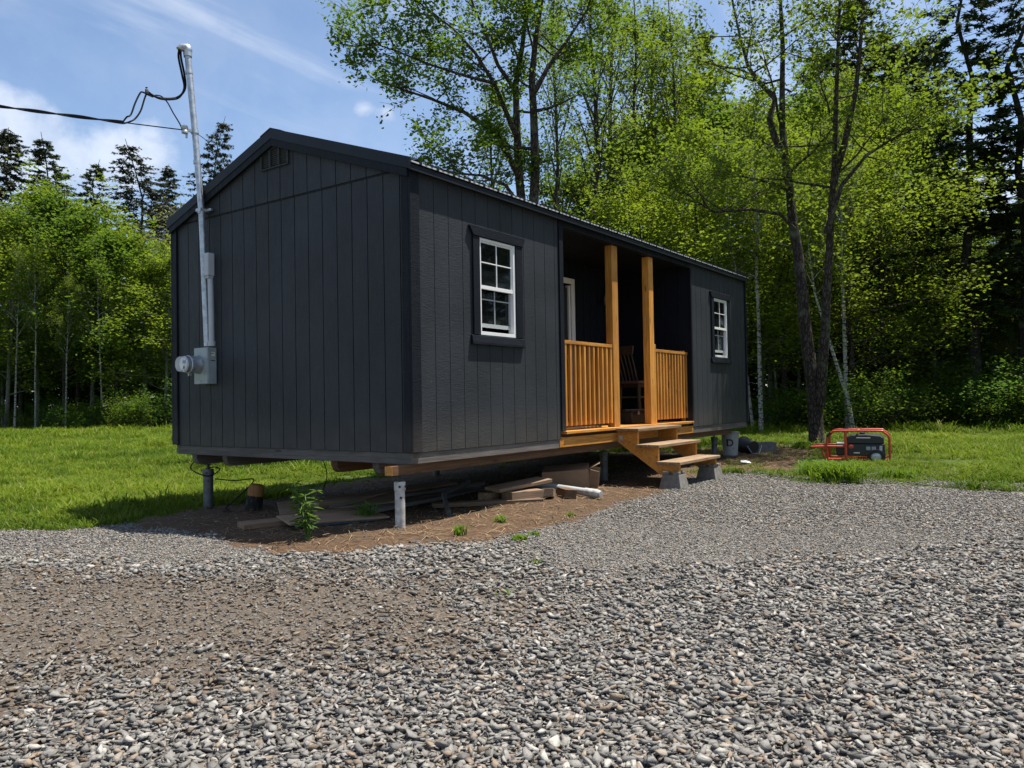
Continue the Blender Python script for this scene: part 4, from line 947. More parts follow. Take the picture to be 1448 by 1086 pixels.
# local: +x runs along the front towards photo left, -y... front faces +y
def gp_(u, f, z): return Vector((u, f, z))
g_ = {}
def loop_tube(f):
    return MB().tube(spl([gp_(-.40, f, .0), gp_(-.40, f, .36), gp_(-.385, f, .44), gp_(-.33, f, .50), gp_(-.26, f, .52), gp_(.26, f, .52), gp_(.33, f, .50), gp_(.39, f, .43), gp_(.405, f, .34), gp_(.405, f, .0)], 5), .017, 10)
fr_ = loop_tube(.27).build('frame', MT['red'], gen, smooth=True)
loop_tube(-.27).build('frame_tube', MT['red'], fr_, smooth=True)
for u, z in ((-.40, .02), (.405, .02), (.0, .52)):
    MB().tube([gp_(u, -.27, z), gp_(u, .27, z)], .015, 8).build('frame_tube', MT['red'], fr_, smooth=True)
MB().tube([gp_(.16, .275, .515), gp_(.16, .275, .06)], .019, 10).build('frame_tube', MT['red'], fr_, smooth=True)
for f in (-.27, .27): MB().tube([gp_(-.40, f, .05), gp_(.405, f, .05)], .015, 8).build('frame_tube', MT['red'], fr_, smooth=True)
MB().prism([(-.33, .40), (-.28, .435), (-.1, .455), (.08, .445), (.15, .415), (.15, .30), (-.33, .30)], -.24, .22, 'y').build('fuel_tank', MT['darkplastic'], gen, bevel=.015)
MB().lathe([(.035, 0), (.035, .025), (.02, .03)], (-.05, 0, .455), (0, 0, 1), 14).build('fuel_cap', MT['darkplastic'], gen)
MB().box(-.34, .14, .10, .24, .10, .298).build('control_panel', MT['darkplastic'], gen, bevel=.01)
MB().box(-.16, .02, .2202, .223, .395, .412).build('label_strip', MT['white'], gen)
MB().lathe([(.035, 0), (.035, .006), (.02, .007), (.018, .02)], (.09, .2405, .26), (0, 1, 0), 18).build('red_dial', MT['red'], gen)
ot = MB()
for u in (-.13, -.20): ot.box(u-.028, u+.028, .2405, .247, .20, .26)
for k_, u in enumerate((-.13, -.20)): MB().box(u-.028, u+.028, .2405, .247, .20, .26).build('outlet', MT['meterbox'], gen, bevel=.003)
MB().box(-.02, .06, .2405, .243, .145, .165).build('label_strip', MT['stickers'], gen)
MB().box(-.29, -.10, .2405, .248, .135, .147).build('trim_bar', MT['red'], gen)
MB().box(-.31, -.27, .2405, .246, .19, .27).build('breaker', MT['galv'], gen, bevel=.003)
MB().box(-.30, .30, -.22, .095, .09, .295).build('engine', MT['darkplastic'], gen, bevel=.02)
MB().tube([gp_(.16, -.1, .22), gp_(.30, -.1, .24)], .085, 14).build('muffler', MT['darkplastic'], gen, smooth=True)
for f in (.31,):
    wb = MB().lathe([(.06, -.03), (.105, -.03), (.118, -.02), (.118, .02), (.105, .03), (.06, .03)], gp_(-.23, f, .10), (0, 1, 0), 24).build('wheel', MT['rubber'], gen, smooth=True)
    MB().lathe([(.0, .012), (.03, .02), (.06, .008), (.068, .02), (.062, .0), (.0, -.01)], gp_(-.23, f+.026, .10), (0, 1, 0), 18).build('rim', MT['galv'], wb, smooth=True)
wb = MB().lathe([(.06, -.03), (.105, -.03), (.118, -.02), (.118, .02), (.105, .03), (.06, .03)], gp_(-.23, -.31, .10), (0, 1, 0), 24).build('wheel', MT['rubber'], gen, smooth=True)
for f in (-.2, .275):
    MB().tube([gp_(.17, f, .26), gp_(.42, f, .262), gp_(.62, f, .25)], [.018, .018, .017], 10).build('handle', MT['red'], gen, smooth=True)
MB().tube([gp_(.405, .27, .42), gp_(.38, .27, .46), gp_(.35, .27, .49)], .022, 8).build('handle_grip', MT['darkplastic'], gen)
MB().tube(spl([gp_(.42, .275, .24), gp_(.47, .275, .18), gp_(.45, .275, .10), gp_(.43, .275, 0)]), .014, 8).build('handle_brace', MT['red'], gen, smooth=True)

# ------------------------------------------------------------------ weeds and grass tufts that stand apart
def tuft(name, x, y, h, n, spread, seed, label, cat='grass tuft', group=None, w=.006, lean=.6, mat='weed'):
    r = np.random.RandomState(seed); V = []; Fc = []
    for _ in range(n):
        a = r.uniform(0, 6.283); rad = spread*math.sqrt(r.uniform()); b = np.array([rad*math.cos(r.uniform(0, 6.28)), rad*math.sin(r.uniform(0, 6.28)), 0])
        hh = h*r.uniform(.45, 1.1); l = hh*lean*r.uniform(.2, 1.3); d = np.array([math.cos(a), math.sin(a), 0]); sd = np.array([-d[1], d[0], 0])*w*r.uniform(.6, 1.3); i = len(V)
        for t, ww in ((0, .8), (.3, 1), (.6, .85), (.85, .5)):
            c = b+d*l*t**2+np.array([0, 0, hh*(t-.3*t**3)]); V += [c-sd*ww, c+sd*ww]
        V.append(b+d*l*1.12+np.array([0, 0, hh*.66]))
        Fc += [(i, i+1, i+3), (i, i+3, i+2), (i+2, i+3, i+5), (i+2, i+5, i+4), (i+4, i+5, i+7), (i+4, i+7, i+6), (i+6, i+7, i+8)]
    o = bpy.data.objects.new(name, npmesh(name, V, Fc, MT[mat])); COL.objects.link(o); o.location = (x, y, gz(x, y)-.01)
    return tag(o, label, cat, group)
tuft('grass_clump', 5.42, -2.25, .33, 420, .30, 1, 'big lush clump of long grass at the gravel edge in front of the generator', w=.008, lean=.8, mat='clump')
tuft('grass_clump', 5.75, -1.95, .30, 240, .24, 2, 'smaller grass clump on the left of the lush one at the gravel edge', w=.008, lean=.8, mat='clump')
tuft('grass_clump', 5.85, -2.85, .20, 160, .24, 3, 'grass clump right of the lush one, below the generator wheel', w=.008, lean=.8, mat='clump')
tuft('grass_tuft', .20, .80, .26, 110, .07, 4, 'dark green grass tuft in the shade beside the plywood pile')
for i, (x, y, h, n_, lab) in enumerate(((-.02, -.52, .13, 60, 'bright grass tuft alone on the straw right of the near post'), (.73, -.40, .10, 50, 'small grass tuft on the straw farther right along the cabin'), (.12, -1.02, .09, 70, 'low grass tuft where the straw meets the coarse gravel'), (.40, -1.0, .07, 40, 'thin grass tuft at the gravel edge under the scrap heap'), (-1.05, -1.75, .06, 24, 'tiny grass sprig in the brown gravel'), (-.35, -1.5, .06, 24, 'tiny grass sprig in the coarse grey gravel'), (1.35, -.75, .07, 40, 'low green tuft at the straw edge below the white roll'))):
    tuft('grass_tuft', x, y, h, n_, .05, 10+i, lab, mat='clump')
def weed(x, y, h, seed, label):
    r = np.random.RandomState(seed); t = empty('weed', (x, y, gz(x, y)-.01), label, 'weed')
    st = MB(); V = []; Fc = []
    for _ in range(9):
        a = r.uniform(0, 6.28); ln = h*r.uniform(.6, 1.05); d = Vector((math.cos(a), math.sin(a), 0))
        P = [Vector((r.uniform(-.04, .04), r.uniform(-.04, .04), 0))]
        for k in range(1, 7): P.append(P[0] + d*ln*.32*(k/6)**1.6 + Vector((r.normal(0, .008), r.normal(0, .008), ln*k/6)))
        st.tube(P, [.005*(1-.1*k) for k in range(7)], 5)
        for k in range(2, 7):
            for _2 in range(4):
                b = r.uniform(0, 6.28); ll = h*r.uniform(.16, .32); dd = Vector((math.cos(b), math.sin(b), r.uniform(-.2, .7))).normalized(); sd = dd.cross(Vector((0, 0, 1))).normalized()*ll*.055
                i = len(V); p = P[k]; V += [p, p+dd*ll*.4+sd, p+dd*ll+Vector((0, 0, -ll*.25)), p+dd*ll*.4-sd]; Fc += [(i, i+1, i+2), (i, i+2, i+3)]
    st.build('stem', MT['weed'], t)
    lo = bpy.data.objects.new('leaves', npmesh('leaves', V, Fc, MT['weed'])); COL.objects.link(lo); lo.parent = t
weed(-.72, .50, .46, 5, 'tall leafy weed growing in the shade in front of the near corner')
# ------------------------------------------------------------------ trees
def leaf_mesh(name, C, size, mat, r, flat=.5, asp=.62, droop=.25):
    n = len(C); C = np.asarray(C)
    a = r.uniform(0, 6.283, n); d = np.stack([np.cos(a), np.sin(a), r.normal(-droop, .45, n)], 1); d /= np.linalg.norm(d, axis=1)[:, None]
    nn = r.normal(0, 1, (n, 3))*(1-flat) + np.array([0, 0, 1.0]); sd = np.cross(d, nn); sd /= np.linalg.norm(sd, axis=1)[:, None]+1e-9
    up = np.cross(sd, d); S = (np.asarray(size)*r.uniform(.65, 1.3, n))[:, None]
    V = np.empty((n, 4, 3)); V[:, 0] = C - d*S*.5; V[:, 1] = C + sd*S*asp*.5 - up*S*.08 - d*S*.05; V[:, 2] = C + d*S*.5; V[:, 3] = C - sd*S*asp*.5 - up*S*.08 - d*S*.05
    return npmesh(name, V.reshape(-1, 3), np.arange(n*4).reshape(n, 4), mat)
def branch(r, p, d, ln, nseg, wander, up):
    P = [np.array(p, float)]; d = np.array(d, float)/np.linalg.norm(d)
    for k in range(nseg):
        d = d + r.normal(0, wander, 3) + np.array([0, 0, up]); d /= np.linalg.norm(d); P.append(P[-1]+d*ln/nseg)
    return P
def fork(mb, r, P, r0, lv, leaves, o):
    'side branches along a limb; leaves gather round the outermost ones'
    P = np.array(P); n = len(P)
    ln = np.linalg.norm(np.diff(P, axis=0), axis=1).sum()
    k = o['kids'][lv] if lv < len(o['kids']) else 0
    if k == 0 or r0 < .0005:
        m = r.poisson(o['leaf_n'])
        t = r.uniform(.15, 1.05, m); i = np.clip((t*(n-1)).astype(int), 0, n-2); f = np.minimum(t*(n-1)-i, 1.3)[:, None]
        leaves.append(P[i]*(1-f)+P[i+1]*f + r.normal(0, o['leaf_sp'], (m, 3))); return
    for j in range(k):
        t = r.uniform(o['t0'][lv], 1.0) if j else 1.0
        i = min(int(t*(n-1)), n-2); f = t*(n-1)-i; q = P[i]*(1-f)+P[i+1]*f; ax = P[i+1]-P[i]; ax /= np.linalg.norm(ax)
        v = r.normal(0, 1, 3); v -= ax*v.dot(ax); v /= np.linalg.norm(v)
        ang = r.uniform(*o['ang']) if j else .2
        d = ax*math.cos(ang)+v*math.sin(ang); d[2] = d[2]*.8 + o['lift']
        L2 = ln*o['ratio']*r.uniform(.6, 1.15)*(1.15-.55*t)
        Q = branch(r, q, d, max(L2, .25), 4 if lv == 0 else 3, o['wander'], o['up'])
        rr = r0*(1-.7*t)*.55
        if lv < o['wood_lv']: mb.tube(Q, [max(rr*(1-.75*s/(len(Q)-1)), .003) for s in range(len(Q))], 4 if lv == 0 else 3, cap=False)
        fork(mb, r, Q, rr, lv+1, leaves, o)
BASE = dict(kids=(6, 5), t0=(.3, .2), ang=(.5, 1.1), lift=.1, ratio=.5, wander=.16, up=.03, leaf_n=9, leaf_sp=.16, wood_lv=2)
def broadleaf(seed, H, r0, stems=None, first=.35, limbs=16, reach=.3, rise=(.4, 1.0), leaf=.1, leafmat='leafA', bark='bark', wob=.05, top=.9, lean=(0, 0), shape=1.0, **kw):
    r = np.random.RandomState(seed); o = dict(BASE); o.update(kw); mb = MB(); leaves = []
    if stems is None:
        P = [np.array([0, 0, -.15])]
        for k in range(1, 13):
            t = k/12; P.append(np.array([lean[0]*t*H*.1 + r.normal(0, wob)*t*1.5, lean[1]*t*H*.1 + r.normal(0, wob)*t*1.5, H*t]))
        stems = [(P, r0, 0.0)]
    for P, rs, st in stems:
        P = [np.array(p, float) for p in P]; n = len(P)
        fl = 1.35 if abs(P[0][2]) < .3 else 1.0
        mb.tube([P[0], P[0]*.96+P[1]*.04] + P[1:], [rs*fl, rs*1.08] + [max(rs*(1-.88*(k/(n-1))**1.1), .008) for k in range(1, n)], 10, cap=False)
        Pn = np.array(P); zb, ze = Pn[0][2], Pn[-1][2]
        for j in range(limbs):
            t = first + (top-first)*(j+r.uniform(0, .9))/limbs; t = max(t, st)
            i = min(int(t*(n-1)), n-2); f = t*(n-1)-i; q = Pn[i]*(1-f)+Pn[i+1]*f
            a = j*2.4+r.uniform(-.5, .5); e = r.uniform(*rise)*(.6+.6*t)
            tt = (t-first)/(top-first+1e-6); prof = (math.sin(math.pi*min(1, .22+.72*tt)))**shape
            ln = H*reach*prof*r.uniform(.7, 1.2)
            B = branch(r, q, (math.cos(a)*math.cos(e), math.sin(a)*math.cos(e), math.sin(e)), max(ln, .5), 5, .13, .05)
            rb = max(rs*(1-.85*t)*.5, .012)
            mb.tube(B, [rb*(1-.8*s/5) for s in range(6)], 5, cap=False)
            fork(mb, r, B, rb, 0, leaves, o)
        B = P[-3:]; fork(mb, r, [B[0]+(B[1]-B[0])*s for s in (0, .5, 1)]+[B[2]], .02, 0, leaves, o)
    C = np.concatenate(leaves)
    me = bpy.data.meshes.new('trunk'); me.from_pydata(mb.v, [], mb.f); me.update(); me.materials.append(MT[bark]); me.polygons.foreach_set('use_smooth', [True]*len(me.polygons))
    return me, leaf_mesh('crown', C, leaf, MT[leafmat], r)
def spruce(seed, H, r0, clear, width, mat='needle', bark='barkdark', gap=.42, card=.30, dens=1.0, dead=.0):
    r = np.random.RandomState(seed); mb = MB(); V = []; 
    P = [np.array([r.normal(0, .03)*k, r.normal(0, .03)*k, H*k/10-.15*(k == 0)]) for k in range(11)]
    mb.tube(P, [r0*(1.25 if k == 0 else 1)*(1-.93*k/10) for k in range(11)], 9, cap=False)
    z = clear*H; Pn = np.array(P)
    def trunk_at(z): t = min(max(z/H*10, 0), 9.999); i = int(t); return Pn[i]*(1-(t-i))+Pn[i+1]*(t-i)
    Cs, Ds, Ss = [], [], []
    while z < H*.985:
        t = (z/H-clear)/(1-clear); wd = width*(1-t)**.66*(1-.35*math.exp(-t*7))+.08
        nb = r.randint(4, 7); a0 = r.uniform(0, 6.28)
        for j in range(nb):
            if r.uniform() < .12: continue
            a = a0+j*6.283/nb+r.normal(0, .2); ln = wd*r.uniform(.6, 1.15); q = trunk_at(z+r.uniform(-.1, .1))
            d = np.array([math.cos(a), math.sin(a), 0]); sl = .35*t-.28+r.normal(0, .08)
            B = [q+d*ln*s+np.array([0, 0, ln*(sl*s-.22*s*s+.16*s**3)]) for s in (0, .25, .5, .75, 1)]
            mb.tube(B, [max(.035*r0/.2*(1-t)*(1-.8*s/4), .006) for s in range(5)], 4, cap=False)
            if r.uniform() < dead*(1-t): continue
            m = int(dens*(10+26*ln)); s = r.uniform(.18 if ln > .6 else 0, 1.02, m)**.85; Bn = np.array(B)
            i = np.clip((s*4).astype(int), 0, 3); f = (s*4-i)[:, None]; c = Bn[i]*(1-f)+Bn[i+1]*f
            side = np.array([-d[1], d[0], 0]); sg = r.choice([-1, 1], m)[:, None]
            dd = side*sg*r.uniform(.3, 1, (m, 1)) + d*r.uniform(.3, .9, (m, 1)) + np.array([0, 0, 1])*r.normal(-.3, .25, (m, 1)); dd /= np.linalg.norm(dd, axis=1)[:, None]
            ls = card*(.45+.7*(1-s)+.2)*r.uniform(.6, 1.3, m)*(.55+.45*(1-t))
            Cs.append(c); Ds.append(dd); Ss.append(ls)
        z += gap*(1-.45*t)*r.uniform(.75, 1.25)
    C = np.concatenate(Cs); D = np.concatenate(Ds); S = np.concatenate(Ss)[:, None]; n = len(C)
    nn = r.normal(0, .5, (n, 3))+np.array([0, 0, 1]); sd = np.cross(D, nn); sd /= np.linalg.norm(sd, axis=1)[:, None]
    # a sprig: a narrow central quad and two short side sprays
    V = np.empty((n, 3, 4, 3)); w = S*.13
    def quad(k, o, d, l, w): V[:, k, 0] = o; V[:, k, 1] = o+d*l*.45+np.cross(d, nn/np.linalg.norm(nn, axis=1)[:, None])*w; V[:, k, 2] = o+d*l; V[:, k, 3] = o+d*l*.45-np.cross(d, nn/np.linalg.norm(nn, axis=1)[:, None])*w
    quad(0, C, D, S, w)
    for k, s in ((1, 1), (2, -1)):
        d2 = D*.75+sd*s*.65; d2 /= np.linalg.norm(d2, axis=1)[:, None]; quad(k, C+D*S*.3, d2, S*.55, w*.8)
    me = bpy.data.meshes.new('trunk'); me.from_pydata(mb.v, [], mb.f); me.update(); me.materials.append(MT[bark])
    return me, npmesh('crown', V.reshape(-1, 3), np.arange(n*12).reshape(n*3, 4), MT[mat])
def shrub(seed, H, wd, n=2600, leaf=.09, mat='leafD'):
    r = np.random.RandomState(seed); mb = MB(); leaves = []
    for _ in range(11):
        a = r.uniform(0, 6.28); e = r.uniform(.7, 1.4)
        B = branch(r, (r.normal(0, wd*.12), r.normal(0, wd*.12), -.1), (math.cos(a)*math.cos(e), math.sin(a)*math.cos(e), math.sin(e)), H*r.uniform(.7, 1.2), 5, .15, .02)
        mb.tube(B, [.018*(1-.8*s/5) for s in range(6)], 4, cap=False)
        o = dict(BASE); o.update(kids=(7,), leaf_n=n/77, leaf_sp=.14*H/1.8, ratio=.55, t0=(.2, .2), wood_lv=1, up=-.02); fork(mb, r, B, .02, 0, leaves, o)
    me = bpy.data.meshes.new('stem'); me.from_pydata(mb.v, [], mb.f); me.update(); me.materials.append(MT['bark'])
    return me, leaf_mesh('foliage', np.concatenate(leaves), leaf, MT[mat], r)
def plant(name, meshes, loc, rz, s, label, cat='tree', group=None, parts=('trunk', 'crown')):
    t = empty(name, loc, label, cat, group, rz); t.scale = (s, s, s) if not isinstance(s, tuple) else s
    for nm, me in zip(parts, meshes):
        o = bpy.data.objects.new(nm, me); COL.objects.link(o); o.parent = t
    return t
trng = random.Random(5)

# --- the tree beside the generator, stems drawn from its base upwards
def wpts(base, pts, depth, seed=0, dd=0):
    r = np.random.RandomState(seed); out = []
    for i, (x, y) in enumerate(pts): out.append(np.array(at(x, y, depth+dd*i)-base))
    return out
D = 15.4
b = on_ground(1155, D)
main = wpts(b, [(1155, 640), (1154, 600), (1150, 545), (1144, 505), (1138, 460), (1134, 410), (1129, 360), (1121, 315), (1117, 270), (1111, 230), (1106, 180), (1106, 120), (1107, 70), (1104, 10), (1100, -60), (1096, -130)], D, 0, .06)
right = wpts(b, [(1158, 575), (1163, 520), (1167, 470), (1169, 410), (1173, 350), (1176, 290), (1180, 230), (1182, 150), (1185, 70), (1188, -10), (1192, -110)], D, 0, -.06)
lefta = wpts(b, [(1110, 222), (1096, 196), (1088, 168), (1096, 140), (1070, 112), (1058, 95), (1046, 50), (1036, 5), (1026, -60)], D+.4, 0, .04)
low = wpts(b, [(1124, 325), (1104, 303), (1060, 296), (1010, 300), (985, 285), (965, 270)], D+.3, 0, -.1)
rt2 = wpts(b, [(1178, 260), (1195, 200), (1210, 130), (1217, 60), (1222, -20), (1226, -90)], D-.3, 0, -.05)
lowr = wpts(b, [(1168, 330), (1190, 262), (1225, 220), (1262, 196), (1300, 180)], D-.5, 0, -.15)
tb_ = broadleaf(3, 9.0, .19, [(main, .152, .0), (right, .105, .0), (lefta, .075, 0), (low, .04, 0), (rt2, .07, 0), (lowr, .05, 0)], first=.46, limbs=11, reach=.20, rise=(.05, .8), leaf=.09, leafmat='leafA', top=.97, kids=(5, 5), leaf_n=9, leaf_sp=.115, ratio=.55)
plant('maple_tree', tb_, b, 0, 1, 'dark forked tree standing at the gravel edge right behind the generator')
# --- multi-stemmed tree rising behind the far end of the cabin
D = 17.5
b = on_ground(748, D)
def cl_(b, p, d, dd): return wpts(b, p, d, 0, dd)
s1 = cl_(b, [(744, 600), (742, 400), (739, 300), (733, 240), (731, 180), (729, 120), (738, 70), (745, 10), (750, -60), (752, -140)], D, .05)
s2 = cl_(b, [(752, 600), (752, 400), (754, 300), (757, 240), (755, 170), (752, 110), (757, 60), (766, 0), (776, -70), (780, -150)], D, .0)
s3 = cl_(b, [(734, 250), (716, 215), (690, 180), (655, 158), (610, 140), (565, 125), (528, 112)], D, -.1)
s4 = cl_(b, [(729, 190), (712, 150), (700, 120), (672, 75), (640, 40), (600, 10), (560, -25)], D, -.15)
s5 = cl_(b, [(730, 130), (704, 92), (690, 55), (670, 10), (652, -50), (640, -110)], D, -.2)
s6 = cl_(b, [(700, 118), (660, 108), (610, 92), (560, 72), (530, 62), (500, 66)], D-.5, -.1)
s7 = cl_(b, [(742, 300), (715, 262), (680, 248), (650, 246), (620, 238)], D, -.15)
s8 = cl_(b, [(756, 130), (775, 95), (800, 60), (830, 15), (850, -50)], D, .1)
tb_ = broadleaf(8, 8.4, .17, [(s1, .125, .35), (s2, .135, .35), (s3, .07, .2), (s4, .06, .0), (s5, .05, .0), (s6, .035, 0), (s7, .045, .2), (s8, .06, 0)], first=.30, limbs=10, reach=.17, rise=(-.15, .9), leaf=.098, leafmat='leafC', top=.98, kids=(5, 5), leaf_n=9, leaf_sp=.115, ratio=.55)
plant('maple_tree', tb_, b, 0, 1, 'big leafy tree behind the roof with branches spreading left against the blue sky')
# --- prototypes of the woods
P_ = {}
P_['ash'] = broadleaf(21, 15, .13, first=.30, limbs=30, reach=.17, rise=(.95, 1.35), leaf=.115, leafmat='leafA', bark='bark', kids=(6, 4), leaf_n=6.2, leaf_sp=.18, up=.09, lift=.25)
P_['aspen'] = broadleaf(22, 14, .12, first=.22, limbs=30, reach=.23, rise=(.2, .9), leaf=.18, leafmat='leafA', bark='barkpale', kids=(6, 5), leaf_n=9, leaf_sp=.26)
P_['aspen2'] = broadleaf(23, 13, .10, first=.16, limbs=30, reach=.25, rise=(.2, .9), leaf=.18, leafmat='leafB', bark='barkpale', kids=(6, 5), leaf_n=8.5, leaf_sp=.26, lean=(.4, .2))
P_['poplar'] = broadleaf(24, 14, .12, first=.18, limbs=32, reach=.22, rise=(.3, 1.0), leaf=.19, leafmat='leafC', bark='bark', kids=(6, 5), leaf_n=8.5, leaf_sp=.26)
P_['young'] = broadleaf(25, 8, .06, first=.12, limbs=26, reach=.26, rise=(.1, .8), leaf=.075, leafmat='leafB', bark='bark', kids=(6, 4), leaf_n=20, leaf_sp=.2)
P_['young2'] = broadleaf(26, 9, .07, first=.22, limbs=26, reach=.25, rise=(.1, .8), leaf=.075, leafmat='leafA', bark='barkpale', kids=(6, 4), leaf_n=20, leaf_sp=.2)
P_['birch'] = broadleaf(27, 13, .10, first=.42, limbs=22, reach=.18, rise=(.2, 1.0), leaf=.12, leafmat='leafB', bark='birch', kids=(5, 4), leaf_n=8, leaf_sp=.2, lean=(.3, -.3))
P_['birch2'] = broadleaf(28, 11, .075, first=.5, limbs=18, reach=.18, rise=(.2, 1.0), leaf=.13, leafmat='leafA', bark='birch', kids=(5, 4), leaf_n=8, leaf_sp=.2, lean=(-.8, .9))
P_['bud'] = broadleaf(29, 11, .09, first=.2, limbs=24, reach=.22, rise=(.4, 1.1), leaf=.12, leafmat='leafO', bark='barkpale', kids=(6, 4), leaf_n=6, leaf_sp=.22)
P_['spr1'] = spruce(31, 20, .20, .25, 3.1, gap=.55, card=.45, dens=.95, dead=.3)
P_['spr2'] = spruce(32, 18, .19, .05, 4.0, gap=.42, card=.5, dens=1.2)
P_['spr3'] = spruce(33, 19, .17, .2, 4.0, mat='needleB', gap=.42, card=.55, dens=1.1)
P_['sprp'] = spruce(34, 18, .17, .25, 4.0, mat='needleB', gap=.42, card=.5, dens=.75, dead=.1)
P_['shrub1'] = shrub(41, 1.9, 1.6); P_['shrub2'] = shrub(42, 1.5, 1.8, mat='leafC'); P_['shrub3'] = shrub(43, 2.2, 1.5, mat='leafA')
PH = dict(ash=15, aspen=14, aspen2=13, poplar=14, young=8, young2=9, birch=13, birch2=11, bud=11, spr1=20, spr2=18, spr3=19, sprp=18, shrub1=1.9, shrub2=1.5, shrub3=2.2)
NM = dict(ash='ash_tree', aspen='aspen_tree', aspen2='aspen_tree', poplar='poplar_tree', young='young_tree', young2='young_tree', birch='birch_tree', birch2='birch_tree', bud='budding_tree', spr1='spruce_tree', spr2='spruce_tree', spr3='spruce_tree', sprp='spruce_tree', shrub1='shrub', shrub2='shrub', shrub3='shrub')
def put(kind, px, depth, top, label, group=None, rz=None, wide=1.0):
    'a copy of a kind of tree; top = photo row its tip reaches'
    l = on_ground(px, depth); tip = at(px, top, depth).z; s = (tip-l.z)/PH[kind]
    sh = kind.startswith('shrub')
    return plant(NM[kind], P_[kind], l, trng.uniform(0, 6.28) if rz is None else rz, (s*wide, s*wide, s), label, 'shrub' if sh else 'tree', group, ('stem', 'foliage') if sh else ('trunk', 'crown'))
# left edge of the lawn
GL = 'bright young trees along the left edge of the lawn'
LL = 'bright green leafy tree in the row along the left edge of the lawn'
for k, px, d, top, w in (('aspen', -75, 41, 270, 1.2), ('poplar', -28, 42, 265, 1.2), ('aspen2', 8, 40.5, 300, 1.25), ('aspen', 52, 42, 243, 1.15), ('poplar', 92, 41, 262, 1.2), ('aspen2', 128, 42.5, 268, 1.15), ('poplar', 165, 41.5, 318, 1.3), ('aspen', 205, 42, 322, 1.3), ('aspen2', 232, 40.5, 345, 1.3), ('aspen', 285, 42, 350, 1.3), ('poplar', 330, 43, 360, 1.3),
                          ('poplar', -50, 47, 285, 1.3), ('poplar', 30, 48, 290, 1.3), ('poplar', 110, 48, 300, 1.3), ('poplar', 185, 48, 330, 1.3), ('poplar', 255, 48, 345, 1.3), ('poplar', 390, 46, 400, 1.3), ('aspen', 450, 46, 400, 1.3), ('poplar', 520, 46, 410, 1.3)):
    put(k, px, d, top, LL, GL, wide=w)
put('bud', 258, 46, 282, 'pale budding tree showing just left of the cabin eave', wide=1.1)
put('bud', 4, 50, 285, 'greyish budding tree at the far left edge below the spruces')
for px, d, top, k, w, lab in ((17, 57, 174, 'spr3', 1.15, 'leftmost dark spruce at the left edge, poking above the bright trees'), (62, 60, 186, 'spr2', 1.1, 'second dark spruce from the left, just right of the leftmost one'), (137, 53, 222, 'spr2', .95, 'short green-topped spruce between the dark pair and the sparse grey spruce'), (191, 57, 194, 'sprp', 1.25, 'sparse grey spruce left of the mast pipe against the cloud'), (243, 62, 227, 'spr3', .85, 'small dark spruce just left of the mast pipe'), (317, 52, 163, 'sprp', .85, 'tall slender greyish spruce just right of the mast pipe above the roof'), (-40, 58, 190, 'spr3', 1.1, 'dark spruce outside the left edge of the photo')):
    put(k, px, d, top, lab, 'spruces rising behind the left trees', wide=w)
for i, (px, d) in enumerate(((-60, 37.5), (-20, 39), (22, 39.5), (75, 38.4), (112, 39.2), (140, 38.4), (168, 39.4), (192, 38.2), (220, 38.6), (246, 38), (290, 39))):
    put(('shrub1', 'shrub2', 'shrub3')[i % 3], px, d, 582-(i*37 % 34), 'low green shrub at the foot of the trees along the left lawn edge', 'shrubs at the left lawn edge', wide=1.25)
for px, d, top, k, ln, lab in ((20, 38.7, 330, 'birch', 0, 'pale thin-stemmed tree leaning at the far left of the lawn edge'), (50, 39, 340, 'birch2', 2.0, 'pale slender tree leaning right near the left lawn edge'), (92, 38.8, 380, 'birch', 1, 'slender pale trunk standing alone between the left shrubs'), (145, 39.4, 350, 'birch', 3, 'greyish trunk in front of the dark gap left of the cabin')):
    put(k, px, d, top, lab, 'thin pale trunks at the left lawn edge', wide=.7, rz=ln)
